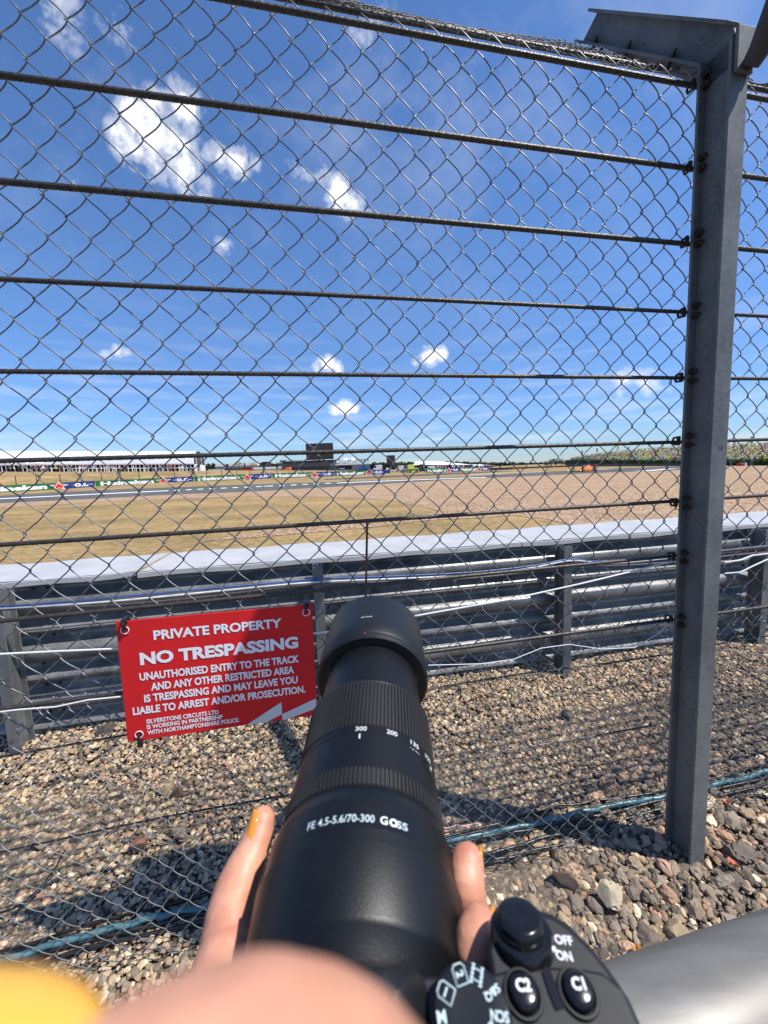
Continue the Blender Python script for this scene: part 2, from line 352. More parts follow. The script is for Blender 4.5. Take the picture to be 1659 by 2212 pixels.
def build_ground():
    ys = np.concatenate([np.linspace(-2, 8, 41), np.linspace(9, 40, 20), np.linspace(42, 190, 75), [205, 230, 270, 340, 500, 800, 1500, 3000, 4500]])
    xs = np.concatenate([[-4000, -1500, -600, -300, -220], np.linspace(-170, 130, 101), [160, 220, 300, 600, 1500, 4000]])
    X, Y = np.meshgrid(xs, ys); Z = gz(X, Y)
    V = np.stack([X, Y, Z], -1).reshape(-1, 3); n = len(xs)
    i = np.arange((len(ys)-1)*len(xs)).reshape(len(ys)-1, n)[:, :-1].ravel()
    o = np_mesh('ground', V, np.c_[i, i+1, i+1+n, i+n], ground_mat()); tag(o, 'brown soil by the fence turning to parched grass towards the horizon', 'ground', kind='structure')
build_ground()
def sheet(name, uv, dz, m, label, cat, pts3=None):
    P = [ong(*q) for q in uv] if pts3 is None else pts3
    mb = MB(); mb.add([p*A(1, 1, 0)+A(0, 0, dz) for p in P], [tuple(range(len(P)))])
    o = mb.build(name, m, base=(0, 0, 0)); tag(o, label, cat, kind='structure'); return o
def gravel_mat():
    m = bpy.data.materials.new('trap_gravel'); m.use_nodes = True; nt = m.node_tree; b = nt.nodes['Principled BSDF']; b.inputs['Roughness'].default_value = .95
    b.inputs['Specular IOR Level'].default_value = .1
    v = nd(nt, 'ShaderNodeTexCoord').outputs['Object']
    n1 = nd(nt, 'ShaderNodeTexVoronoi'); n1.inputs['Scale'].default_value = 14; lk(nt, v, n1.inputs['Vector'])
    n2 = nd(nt, 'ShaderNodeTexNoise'); n2.inputs['Scale'].default_value = .5; n2.inputs['Detail'].default_value = 9; lk(nt, v, n2.inputs['Vector'])
    n3 = nd(nt, 'ShaderNodeTexNoise'); n3.inputs['Scale'].default_value = 4; n3.inputs['Detail'].default_value = 9; n3.inputs['Roughness'].default_value = .8; lk(nt, v, n3.inputs['Vector'])
    sep = nd(nt, 'ShaderNodeSeparateColor'); lk(nt, n1.outputs['Color'], sep.inputs[0])
    f = mth(nt, 'ADD', mth(nt, 'MULTIPLY', sep.outputs[0], .45), mth(nt, 'ADD', mth(nt, 'MULTIPLY', n2.outputs['Fac'], .3), mth(nt, 'MULTIPLY', n3.outputs['Fac'], .3)))
    lk(nt, ramp(nt, f, [(.22, (.19, .115, .062)), (.5, (.42, .275, .165)), (.8, (.62, .45, .305))]), b.inputs['Base Color'])
    bp = nd(nt, 'ShaderNodeBump'); bp.inputs['Strength'].default_value = 1; bp.inputs['Distance'].default_value = .05
    lk(nt, mth(nt, 'ADD', n1.outputs['Distance'], n3.outputs['Fac']), bp.inputs['Height']); lk(nt, bp.outputs[0], b.inputs['Normal']); return m
NEAR = [(-260, 1097), (0, 1087), (200, 1077.5), (367, 1069), (553, 1061.5), (686, 1054), (853, 1044), (1003, 1034.5), (1106, 1030.5), (1240, 1024), (1340, 1020), (1440, 1017.5), (1500, 1013), (1545, 1008.5), (1560, 1005.5)]
FAR = [(-260, 1083), (0, 1071), (200, 1059.5), (367, 1053), (553, 1046.5), (686, 1042), (853, 1036.5), (1003, 1030), (1106, 1024), (1180, 1019.5), (1240, 1016), (1340, 1011.5), (1440, 1008), (1500, 1006), (1545, 1004.5)]
sheet('gravel_trap', NEAR+[(1700, 1003), (2000, 1000), (2300, 1000), (2300, 1200), (1500, 1190), (1300, 1150), (1215, 1131), (1180, 1122), (1106, 1115), (1069, 1119), (936, 1124), (800, 1140), (600, 1158), (430, 1171), (553, 1152), (660, 1140), (800, 1128), (900, 1116), (948, 1106), (920, 1097), (853, 1083), (760, 1076), (686, 1073.5), (553, 1073), (367, 1078), (200, 1086), (0, 1098), (-260, 1110)],
      .012, gravel_mat(), 'tan gravel run-off area beside the track', 'gravel trap')
sheet('track', NEAR+FAR[::-1], .02, 'asphalt', 'grey asphalt race track sweeping past the gravel', 'track')
def ribbon(name, uv, wd, dz, m, label, cat):
    P = [ong(*q) for q in uv]; P = [p*A(1, 1, 0)+A(0, 0, dz) for p in P]; n = len(P); L = []
    for i in range(n):
        t = P[min(i+1, n-1)]-P[max(i-1, 0)]; t /= np.linalg.norm(t); q = A(-t[1], t[0], 0); L.append((P[i]-q*wd/2, P[i]+q*wd/2))
    mb = MB(); mb.add([x for a in L for x in a], [(2*i, 2*i+2, 2*i+3, 2*i+1) for i in range(n-1)]); o = mb.build(name, m, base=(0, 0, 0)); tag(o, label, cat, kind='structure')
WL = [(-200, 1088), (0, 1078.2), (200, 1068.5), (367, 1060.5), (553, 1052), (686, 1045.8), (820, 1040.3), (953, 1035), (1050, 1032)]
def kerb(name, uv, wd, z0, z1, m, label, cat, cuts=None):
    P = [ong(*q)*A(1, 1, 0) for q in uv]; mb = MB()
    for a in range(len(P)-1):
        if cuts and a % 2: continue
        p, q = P[a], P[a+1]; t = (q-p)/np.linalg.norm(q-p); k = A(-t[1], t[0], 0)*wd/2
        mb.loft([np.array([x-k+ZV*z0, x-k*.8+ZV*z1, x+k*.8+ZV*z1, x+k+ZV*z0]) for x in (p, q)])
    tag(mb.build(name, m, base=(0, 0, 0)), label, cat, kind='structure')
kerb('track_edge_kerb', WL, 1.0, .0, .07, 'line', 'white painted kerb along the near edge of the track', 'kerb')
def wl(u): return np.interp(u, [p[0] for p in WL], [p[1] for p in WL])
kerb('kerb_dashes', [(u, wl(u)) for u in np.arange(365, 735, 12.5)], 1.06, .0, .078, 'lgreen', 'green blocks painted on the white kerb', 'kerb', True)
ribbon('track_far_line', [(1010, 1026.5), (1106, 1022), (1170, 1019.5)], 1.8, .03, 'line', 'white line along the far edge of the track', 'track marking')
ribbon('run_off_line', [(1270, 1014.2), (1318, 1013.6)], 1.8, .03, 'line', 'short white line beyond the racing car', 'track marking')
ribbon('exit_line', [(1383, 1018.3), (1420, 1015.5), (1452, 1012.8)], 1.8, .03, 'line', 'white line curving out of the corner', 'track marking')
sheet('service_road', [(700, 1037), (853, 1031), (960, 1026), (1040, 1021.5), (1110, 1017.5), (1060, 1018), (985, 1021), (880, 1021.5), (850, 1025.5), (780, 1029), (700, 1033)], .03, 'asphalt', 'grey access road between the verge and the advertising boards', 'road')

# ------------------------------------------------------------------ loose stones under the fence
def ico(sub):
    t = (1+5**.5)/2
    V = [A(*v)/math.sqrt(1+t*t) for v in ((-1, t, 0), (1, t, 0), (-1, -t, 0), (1, -t, 0), (0, -1, t), (0, 1, t), (0, -1, -t), (0, 1, -t), (t, 0, -1), (t, 0, 1), (-t, 0, -1), (-t, 0, 1))]
    F_ = [(0, 11, 5), (0, 5, 1), (0, 1, 7), (0, 7, 10), (0, 10, 11), (1, 5, 9), (5, 11, 4), (11, 10, 2), (10, 7, 6), (7, 1, 8), (3, 9, 4), (3, 4, 2), (3, 2, 6), (3, 6, 8), (3, 8, 9), (4, 9, 5), (2, 4, 11), (6, 2, 10), (8, 6, 7), (9, 8, 1)]
    for _ in range(sub):
        c = {}; G = []
        def mid(a, b):
            k = (min(a, b), max(a, b))
            if k not in c: p = V[a]+V[b]; V.append(p/np.linalg.norm(p)); c[k] = len(V)-1
            return c[k]
        for a, b, d in F_:
            x, y, z = mid(a, b), mid(b, d), mid(d, a); G += [(a, x, z), (b, y, x), (d, z, y), (x, y, z)]
        F_ = G
    return np.array(V), np.array(F_)
def rock_shape(V, g, cuts):
    p = V*(1+g.normal(0, .10, (len(V), 1)))
    for _ in range(cuts):
        nn = g.normal(size=3); nn /= np.linalg.norm(nn); d = g.uniform(.55, .9); h = p@nn; p = p-np.clip(h-d, 0, None)[:, None]*nn
    return p
PAL = A(1.08, 1.015, .90)*np.array([(.52, .40, .265), (.60, .49, .34), (.40, .31, .215), (.27, .215, .165), (.66, .57, .44), (.42, .265, .18), (.135, .112, .096), (.185, .155, .13), (.26, .222, .185), (.50, .33, .25)])
W_FINE = A(16, 15, 14, 11, 7, 6, 6, 7, 8, 5); W_COARSE = A(4, 2.5, 8, 13, 2.2, 4, 18, 20, 15, 4)
def rot_many(n):
    q = rng.normal(size=(n, 4)); q /= np.linalg.norm(q, axis=1, keepdims=True); w, x, y, z = q.T
    return np.stack([1-2*(y*y+z*z), 2*(x*y-z*w), 2*(x*z+y*w), 2*(x*y+z*w), 1-2*(x*x+z*z), 2*(y*z-x*w), 2*(x*z-y*w), 2*(y*z+x*w), 1-2*(x*x+y*y)], -1).reshape(n, 3, 3)
def bank_h(x, y):
    """small humps in the stone bed; it rises a little against the crash barrier"""
    d = (x-BB[0])*BN[0]+(y-BB[1])*BN[1]
    return .012*np.sin(3.1*x+.7)*np.sin(2.3*y+1.9)+.03*sstep(-.45, .0, d)
def scatter(n, smin, smax, xr, yr, keep, sub, cuts, wts, name, sink=.25, power=2.0):
    x = rng.uniform(*xr, n); y = rng.uniform(*yr, n)
    d = (x-BB[0])*BN[0]+(y-BB[1])*BN[1]
    P = np.c_[x, y, np.zeros(n)]-EYEP; dz = P@FW; u = 829.5+FPX*(P@CR)/dz; v = 1106-FPX*(P@CU)/dz
    k = (d < .45) & (u > -420) & (u < 2080) & (v < 2700) & keep(x, y); x, y = x[k], y[k]; n = len(x)
    s = smin+(smax-smin)*rng.uniform(0, 1, n)**power
    z = bank_h(x, y)+s*.28*(1-sink)
    tv, tf = ico(sub); T = [rock_shape(tv, rng, max(1, int(cuts*q))) for q in np.linspace(.3, 1.1, 10)]; tid = rng.integers(0, 10, n)
    sc = np.c_[rng.uniform(.75, 1.25, n), rng.uniform(.6, 1.0, n), rng.uniform(.4, .75, n)]*s[:, None]/2
    Rm = rot_many(n); flat = rng.uniform(-.45, .45, (n, 2)); a = rng.uniform(0, 2*math.pi, n)
    Rz = np.zeros((n, 3, 3)); Rz[:, 0, 0] = np.cos(a); Rz[:, 0, 1] = -np.sin(a); Rz[:, 1, 0] = np.sin(a); Rz[:, 1, 1] = np.cos(a); Rz[:, 2, 2] = 1
    loc = np.array(T)[tid]*sc[:, None, :]
    tl = np.tile(np.eye(3), (n, 1, 1)); tl[:, 0, 2] = flat[:, 0]; tl[:, 1, 2] = flat[:, 1]; tl[:, 2, 0] = -flat[:, 0]; tl[:, 2, 1] = -flat[:, 1]
    Rt = Rz@tl
    V = np.einsum('nij,nkj->nki', Rt, loc)+np.c_[x, y, z][:, None, :]
    Fq = (tf[None]+(np.arange(n)*len(tv))[:, None, None]).reshape(-1, 3)
    w = wts(x, y) if callable(wts) else np.tile(wts, (n, 1)); w = w/w.sum(1, keepdims=True)
    ci = (rng.uniform(size=(n, 1)) > np.cumsum(w, 1)).sum(1).clip(0, 9); c = PAL[ci]*rng.uniform(.75, 1.2, (n, 1))
    o = np_mesh(name, V.reshape(-1, 3), Fq, 'stone', smooth=False)
    at = o.data.attributes.new('tint', 'FLOAT_COLOR', 'POINT'); cc = np.c_[np.repeat(c, len(tv), 0), np.ones(n*len(tv))]
    at.data.foreach_set('color', cc.astype(np.float32).ravel()); return o
def coarse(x, y):
    # bigger, darker stone lies on the spectators' side at the right
    f = (x-.0)*.9-(y-1.05)*1.0
    return sstep(-.15, .35, f)
def mixw(x, y): k = coarse(x, y)[:, None]; return W_FINE*(1-k)+W_COARSE*k
tag(scatter(125000, .0105, .032, (-3.0, 3.6), (.45, 3.5), lambda x, y: rng.uniform(size=len(x)) > .25*coarse(x, y), 0, 3, mixw, 'gravel', power=1.9), 'small tan and brown stones covering the ground under the fence', 'gravel', kind='stuff')
tag(scatter(24000, .017, .040, (-3.0, 3.6), (.45, 3.4), lambda x, y: rng.uniform(size=len(x)) < .10+.9*coarse(x, y), 1, 6, mixw, 'gravel', power=1.6), 'fist-sized grey brown stones lying at the foot of the post', 'gravel', kind='stuff')
tag(scatter(3400, .03, .068, (-.4, 3.4), (.45, 2.0), lambda x, y: rng.uniform(size=len(x)) < coarse(x, y)**2, 2, 9, W_COARSE, 'gravel', power=2.6), 'large angular dark stones in the right foreground', 'gravel', kind='stuff')
def dry_leaf(u, v, sz, col, label, seed):
    g = np.random.default_rng(seed); c = atz(u, v, .035); a = g.uniform(0, 6); d = A(math.cos(a), math.sin(a), .25); d /= np.linalg.norm(d); q = np.cross(d, ZV); q /= np.linalg.norm(q); mb = MB(); rings = []
    for i in range(9):
        t = i/8; w = sz*.42*math.sin(math.pi*min(max(t, .03), .97))**.8*(1+.25*math.sin(9*t+seed)); up = sz*(.30*math.sin(2.4*t+seed)+.05*math.sin(13*t))
        rings.append(np.array([c+d*sz*(t-.5)+q*w*k+ZV*(up+sz*.35*abs(k)**1.5) for k in (-1, -.5, 0, .5, 1)]))
    mb.loft(rings, cap=False, close=False); m = mat('dry_leaf_'+str(seed), col, .8, 0, .3, 60, bump=.3, bscale=200); o = mb.build('dry_leaf', m, smooth=60); s_ = o.modifiers.new('thick', 'SOLIDIFY'); s_.thickness = .0008
    return tag(o, label, 'leaf')
dry_leaf(1383, 2062, .045, (.42, .20, .05), 'curled rusty orange leaf on the dark stones beside the pale upright stone', 2)
dry_leaf(1571, 1731, .035, (.60, .24, .12), 'orange pink dry leaf on the stones right of the fence post', 4)
dry_leaf(1584, 1873, .040, (.45, .13, .07), 'reddish dry leaf among the dark stones at the right edge', 6)
def rock(u, v, wpx, hpx, col, label, seed, zf=1.0):
    g = np.random.default_rng(seed); tv, tf = ico(3); p = rock_shape(tv, g, 14); c = atz(u, v+hpx*.3, .01); t = (c-EYEP)@FW
    w = wpx*t/FPX/2; h = hpx*t/FPX/2
    q = p*A(w, max(w, h)*.75, h*zf); mb = MB(); mb.add(q+c+A(0, 0, h*.55), [tuple(x) for x in tf])
    m = mat('rock_'+str(seed), A(*col)*A(1.02, .93, .78), .85, 0, .25, 40, bump=.6, bscale=160)
    return tag(mb.build('rock', m, smooth=35), label, 'rock', None)
rock(1315, 1930, 58, 66, (.42, .38, .30), 'pale cream upright stone among darker stones right of the camera grip', 3)
rock(232, 1577, 50, 36, (.10, .095, .09), 'dark pitted lump of stone against the crash barrier left of the red sign', 5)
rock(1228, 1885, 66, 56, (.40, .29, .22), 'rough pinkish tan stone left of the pale upright stone', 8)
rock(1466, 2008, 56, 48, (.34, .27, .19), 'tan brown wedge of stone just above the steel handrail', 12)
rock(98, 1812, 46, 30, (.50, .41, .30), 'pale tan stone at the left edge under the slanting black cord', 21)
rock(302, 1823, 46, 28, (.27, .15, .10), 'flat reddish brown stone beyond the teal hose at the left', 22)
rock(388, 1800, 42, 26, (.21, .17, .14), 'grey brown stone right of the flat reddish one', 23)
rock(358, 1700, 40, 30, (.48, .39, .29), 'pale tan stone in the gravel below the red sign', 24)
rock(386, 1708, 26, 30, (.25, .16, .12), 'small brown stone touching the pale stone below the red sign', 25)
rock(1225, 1540, 34, 24, (.13, .12, .11), 'dark grey stone in the gravel right of the lens', 27)
rock(1318, 1700, 44, 22, (.22, .16, .13), 'long low brown stone left of the fence post', 28)
rock(1600, 1840, 74, 48, (.14, .12, .11), 'large dark stone half hidden in the bank at the right edge', 29)
rock(1030, 1502, 24, 18, (.22, .12, .09), 'small reddish brown stone at the foot of the barrier rail', 15)
# ------------------------------------------------------------------ crash barrier
def BP(s, o, z): return BB + BD*s + BN*o + ZV*z
def ibeam(mb, org, ax, side, dep_, L, b, h, tf=.008, tw=.006):
    """I-section: length along ax, flanges b wide along side, h deep along dep_ (origin = middle of the section)"""
    for o, d in (((h-tf)/2, (b, tf)), (-(h-tf)/2, (b, tf)), (0, (tw, h-2*tf))):
        c = A(*org)+A(*ax)*L/2+A(*dep_)*o; mb.box(c, (L, d[0], d[1]), (ax, side, dep_))
def build_barrier():
    root = empty('crash_barrier', BP(1.7, .1, 0), 'galvanised steel crash barrier of stacked corrugated rails with white top panels', 'crash barrier')
    PX = [-1.72, -.02, 1.655, 3.33, 5.02, 6.7]
    for x in PX:
        mb = MB(); ibeam(mb, BP(x, .055, -.03), (0, 0, 1), BD, BN, .965, .062, .11)
        mb.build('post', 'post', root, bevel=.002)
    prof = [(-.150, .012), (-.140, .010), (-.118, -.018), (-.102, -.052), (-.088, -.060), (-.072, -.056), (-.046, -.012), (-.030, .018), (-.016, .026), (.016, .026), (.030, .018), (.046, -.012), (.072, -.056), (.088, -.060), (.102, -.052), (.118, -.018), (.140, .010), (.150, .012)]
    for zc in (.226, .525, .81):
        for x0, x1 in zip(PX[:-1], PX[1:]):
            mb = MB(); rings = []
            for s_, sh in ((x0-.1, .003), (x1+.17, -.001)):
                front = [BP(s_, .155-o+sh, zc+z) for z, o in prof]; back = [BP(s_, .159-o+sh, zc+z) for z, o in prof[::-1]]
                rings.append(np.array(front+back))
            mb.loft(rings); r = mb.build('rail', 'armco', root, smooth=50)
            for sx in (x0+.06, x0+.13):
                for z in (-.085, .085):
                    mb = MB(); mb.lathe(BP(sx, .222, zc+z), -BN, BD, [(0, .012), (.006, .012), (.007, .007), (.018, .007)], 6); mb.build('bolt', 'bolt', r)
    # white panels lying on top: shallow trays with a turned-down near edge
    xs = [-3.5, .62, 3.06, 6.8]
    for i, (a, b) in enumerate(zip(xs[:-1], xs[1:])):
        mb = MB(); n = 40; top = []; low = []
        for k in range(n+1):
            s_ = a+.004+(b-a-.008)*k/n; lift = .018*max(0, 1-abs(s_-b)/.30)**2 if i == 0 else 0
            sag = .004*math.sin(9*s_)
            top.append([BP(s_, o, .957+sag+lift*(1-(o-.10)*.9)) for o in (.125, .13, .40, .66, .70)])
            low.append([BP(s_, o, .949+sag+lift*(1-(o-.10)*.9)-(.02 if o == .125 else 0)) for o in (.125, .13, .40, .66, .70)])
        rings = [np.vstack([t, l[::-1]]) for t, l in zip(top, low)]
        mb.loft(rings); mb.build('top_panel', 'cap', root, smooth=30)
    return root
build_barrier()
def wavy(p0, p1, n, amp, seed, dz=0):
    g = random.Random(seed); p0, p1 = A(*p0), A(*p1); ph = [g.uniform(0, 6) for _ in range(4)]
    out = []
    for i in range(n+1):
        t = i/n; w = math.sin(math.pi*t)**.5 if 0 < t < 1 else 0
        out.append(p0+(p1-p0)*t+A(0, .35*amp*math.sin(5*t*2+ph[0])*w, amp*w*(math.sin(7*t+ph[1])+.5*math.sin(17*t+ph[2]))+dz*w))
    return out
def bcab(name, pts, r, m, label, cat='cable', group=None):
    """cable through points given as (u, v) on the barrier's post face"""
    P = []
    for u, v in pts:
        rr = ray(u, v); t = ((BP(0, -.01, 0)-EYEP)@BN)/(rr@BN); P.append(EYEP+rr*t)
    Q = []
    for i in range(len(P)-1):
        for k in range(8):
            t = k/8; p0 = P[max(i-1, 0)]; p1, p2 = P[i], P[i+1]; p3 = P[min(i+2, len(P)-1)]
            Q.append(.5*((2*p1)+(-p0+p2)*t+(2*p0-5*p1+4*p2-p3)*t*t+(-p0+3*p1-3*p2+p3)*t**3))
    Q.append(P[-1]); mb = MB(); mb.tube(Q, r, 8); return tag(mb.build(name, m, smooth=60), label, cat, group)
bcab('cable', [(-140, 1317), (40, 1308), (200, 1295), (400, 1276), (560, 1262), (700, 1250), (835, 1245), (1020, 1236), (1150, 1222), (1232, 1208), (1300, 1212), (1480, 1196), (1650, 1179), (1800, 1165)], .0048, 'blue_cable', 'blue cable strung along the back of the crash barrier')
bcab('cable', [(-140, 1321), (50, 1312), (230, 1300), (400, 1284), (560, 1268), (690, 1257), (835, 1251), (1000, 1243), (1140, 1228), (1235, 1211), (1320, 1217), (1480, 1202), (1650, 1184), (1800, 1172)], .0065, 'white_cable', 'white cable lying just under the blue cable on the barrier')
bcab('cable', [(-140, 1326), (60, 1313.5), (240, 1307), (420, 1292), (560, 1275), (700, 1260), (835, 1257), (1000, 1250), (1120, 1238), (1235, 1220), (1330, 1222), (1480, 1212), (1620, 1196), (1800, 1185)], .0075, 'grey_cable', 'grey cable sagging lowest in the bundle along the barrier')

# ------------------------------------------------------------------ catch fence
FZ = [2.68, 2.44, 2.213, 1.988, 1.775, 1.56, 1.344, 1.148, .912]
S0, S1 = -3.1, 2.6
def rope(parent, p0, p1, R=.0080, name='wire_rope', m='rope', sag=0.0):
    p0, p1 = A(*p0), A(*p1); L = np.linalg.norm(p1-p0); n = int(L/.0045); t = np.linspace(0, 1, n)
    d = (p1-p0)/L; u = np.cross(d, ZV); u /= np.linalg.norm(u); w = np.cross(u, d); ns = 18; a = np.arange(ns)*2*math.pi/ns
    C_ = p0[None]+(p1-p0)[None]*t[:, None]-ZV[None]*(sag*4*t*(1-t))[:, None]
    rr = R*(.58+.48*np.abs(np.cos(3*(a[None]-2*math.pi*(t*L)[:, None]/.066)))**.6)
    V = C_[:, None]+rr[..., None]*(np.cos(a)[None, :, None]*u+np.sin(a)[None, :, None]*w)
    idx = np.arange(n*ns).reshape(n, ns); F_ = np.stack([idx[:-1], np.roll(idx[:-1], -1, 1), np.roll(idx[1:], -1, 1), idx[1:]], -1).reshape(-1, 4)
    q = parent; off = A(*q.location) if q is not None else (p0+p1)/2
    return np_mesh(name, V.reshape(-1, 3), F_, m, parent, True, off)
def chain(parent, s0, s1, z0, z1, w, h, ps, pz, r, oo, d, m, name, tilt=None, ragged=0.0):
    """woven chain link: zig-zag strands hooked into their neighbours"""
    i0 = math.floor((s0-ps)/(w/2)); i1 = math.ceil((s1-ps)/(w/2)); j0 = math.floor((z0-pz)/(h/2)); j1 = math.ceil((z1-pz)/(h/2))
    tt = np.array([.0, .05, .16, .33, .5, .67, .84, .95]); paths = []
    ks = np.arange(j0, j1)
    g = np.random.default_rng(5)
    for i in range(i0, i1):
        pts = []
        for j in ks:
            up = (i+j) % 2 == 0     # node columns i+j even carry a knot
            a, b = (i, i+1) if up else (i+1, i)
            sg = 1 if up else -1
            sa = ps+a*w/2; sb = ps+b*w/2; ov = r*1.05
            k = 3*tt**2-2*tt**3; k = .30*k+.70*tt
            s_ = sa-(ov if up else -ov)+(sb-sa+(2*ov if up else -2*ov))*k
            z_ = pz+(j+tt)*h/2
            o_ = sg*d*np.sin(np.pi*np.clip(tt, 0, 1))**.55
            pts.append(np.stack([s_, o_, z_], 1))
        q = np.vstack(pts)
        q[:, 0] += .0016*np.sin(q[:, 2]*23+i*1.7)+.0010*g.normal(); q[:, 1] += .0022*np.sin(q[:, 2]*9+i*.31)
        paths.append(q)
    Q = np.array(paths); s_, o_, z_ = Q[..., 0], Q[..., 1]+oo, Q[..., 2]
    o_ = o_+.006*np.sin(s_*3.7+z_*2.1)+.004*np.sin(s_*8.1-z_*5.3)
    if tilt is None: P = PB+s_[..., None]*SV+o_[..., None]*NV+z_[..., None]*ZV
    else: P = tilt(s_, o_, z_)
    V, F_ = sweep(P, r, 6)
    return np_mesh(name, V, F_, m, parent, True, A(*parent.location))
fence = empty('catch_fence', FP(-.9, .02, 0), 'tall chain link catch fence with steel wire ropes and a leaning top', 'fence')
kn = on_fence(22/.46293, 437.6/.46293)
chain(fence, S0, S1, FZ[8]-.075, FZ[0]+.055, .0953, .098, kn[0], kn[2], .00175, .034, .0075, 'wire', 'mesh_panel')
chain(fence, S0, .63, .06, FZ[8]-.035, .075, .078, .01, .05, .00125, .045, .0055, 'wire_dull', 'lower_mesh_panel', tilt=lambda s, o, z: PB+s[..., None]*SV+(o-.02*np.sin(z*4))[..., None]*NV+z[..., None]*ZV)
chain(fence, 1.0, S1, .06, FZ[8]-.035, .075, .078, .01, .05, .00125, .045, .0055, 'wire_dull', 'lower_mesh_panel')
chain(fence, .63, 1.0, .17, FZ[8]-.035, .075, .078, .01, .05, .00125, .045, .0055, 'wire_dull', 'lower_mesh_panel')
# bare loops where the lower mesh hangs from the lowest rope
for i in range(-32, 8):
    mb = MB(); s_ = .01+i*.075; z_ = FZ[8]-.06+rnd.uniform(-.008, .006)
    a = rnd.uniform(-.3, .3)
    mb.tube([FP(s_-.012, .04, z_-.03), FP(s_-.004, .02, z_-.004), FP(s_+.002, .035, z_+.006), FP(s_+.010, .03, z_-.006), FP(s_+.022, .036, z_-.028)], .0016, 5); mb.build('mesh_hook', 'wire', fence, smooth=60)
for k, z in enumerate(FZ): rope(fence, FP(S0, .012, z), FP(S1, .012, z), .0074 if k < 3 else .0061, sag=.004*((k*7) % 3-1))
for z, o in ((.757, .05), (.475, .05)):
    mb = MB(); mb.tube([FP(S0+(S1-S0)*t/30, o, z+.006*math.sin(t*1.1)) for t in range(31)], .0028, 6); mb.build('tension_wire', 'black_cable', fence, smooth=60)
# vertical tie between two ropes (rusty twisted wire)
t0, t1 = on_fence(795, 1131), on_fence(793, 1290)
rope(fence, FP(t0[0], .012, 1.352), FP(t1[0]-.003, .012, 1.10), .0035, 'tie_rope', 'rust')
# leaning top: 45 degrees towards the track
def TOP(s, o, z): return PB+s[..., None]*SV+(.02+(z)*.682-o*.731)[..., None]*NV+(2.745+z*.731+o*.682)[..., None]*ZV
chain(fence, S0, S1, .0, .74, .0953, .098, kn[0], 0.0, .0013, -.012, .006, 'steel_dark', 'overhang_mesh', tilt=TOP)
def tp(s, l, o): return TOP(A(s), A(o), A(l)).reshape(3)
for l in (.155, .44, .70): rope(fence, tp(S0, l, -.02), tp(S1, l, -.02), .0078)
# post and cantilever arm
def post(s):
    mb = MB(); b, h, tf, tw = .064, .105, .009, .008
    cx = s+b/2
    for o in (-tf/2, -h+tf/2): mb.box(FP(cx, o, 1.34), (b, tf, 2.79 if o > -.05 else 2.76), (SV, NV, ZV))
    mb.box(FP(cx, -h/2, 1.345), (tw, h-2*tf-.0002, 2.78), (SV, NV, ZV))
    p = mb.build('post', 'post', fence, bevel=.0015)
    # arm: web continues the post's web, mitred end
    ad = NV*.682+ZV*.731; an = NV*-.731+ZV*.682
    o0 = FP(cx, 0, 2.735); ah = .086
    mb = MB(); L0, L1 = .84, .80
    mb.prism([FP(cx-tw/2, -h+tf, 2.66), FP(cx-tw/2, -tf, 2.66), o0-SV*tw/2+ad*L0+an*.004, o0-SV*tw/2+ad*L1+an*(ah-.004), o0-SV*tw/2-ad*.034+an*(ah-.004), FP(cx-tw/2, -h+tf, 2.72)], SV*tw)
    mb.box(o0+ad*(L0/2+.01)+an*(-.001), (b, L0+.03, tf), (SV, ad, an))
    mb.box(o0+ad*(L1/2-.0)+an*(ah-.001), (b, L1+.07, tf), (SV, ad, an))
    arm = mb.build('cantilever_arm', 'post', fence, bevel=.0012)
    for l in (.155, .44, .70):
        for q in (-.02, .02):
            mb = MB(); mb.lathe(o0+ad*l+SV*q+an*.004, an, SV, [(0, .009), (.010, .009), (.011, .005), (.02, .005)], 6)
            mb.lathe(o0+ad*l+SV*q-an*.006, -an, SV, [(-.011, .005), (0, .007), (.016, .007)], 6); mb.build('bolt', 'bolt', arm)
    # bolted eyes holding the ropes, seen as dark pairs on the flange's inner face
    for z in FZ:
        for dz in (-.016, .016): mb = MB(); mb.lathe(FP(cx-.017, -tf-.0005, z+dz), -NV, SV, [(0, .011), (.007, .011), (.008, .006), (.02, .006)], 6); mb.build('rope_bolt', 'bolt', p)
    for z in FZ:
        for e in (-.008, b+.008):
            mb = MB(); mb.tube([FP(s+e, .001, z-.013), FP(s+e, .022, z-.011), FP(s+e, .026, z), FP(s+e, .022, z+.011), FP(s+e, .001, z+.013)], .004, 6); mb.box(FP(s+e, .003, z), (.012, .006, .030), (SV, NV, ZV)); mb.build('rope_clamp', 'bolt', p, smooth=50)
    # stamped number on the near flange
    mb = MB(); put_text(mb, '18', FP(cx+.006, -h-.0008, on_fence(1562, 970)[2]), SV, ZV, h=.013, bold=.01); mb.build('number_mark', 'darkgrey', p)
    # end plate and round stay at the head
    mb = MB(); mb.box(FP(cx+.004, -h-.0075, 2.675), (.060, .011, .12), (SV, NV, ZV)); pl = mb.build('head_plate', 'post', p, bevel=.002)
    mb = MB(); q0 = FP(cx+.012, -h-.02, 2.625)
    mb.tube([q0, q0+A(.004, -.03, .022), q0+A(-.01, -.09, .075), q0+A(-.06, -.36, .26), A(1.0, .80, 2.98)], [.024, .030, .032, .032, .032], 16); mb.build('stay_tube', 'darkgrey', p, smooth=50)  # dark grey carries the stay's shade; its far end meets the added box
    return p
post(0.0)

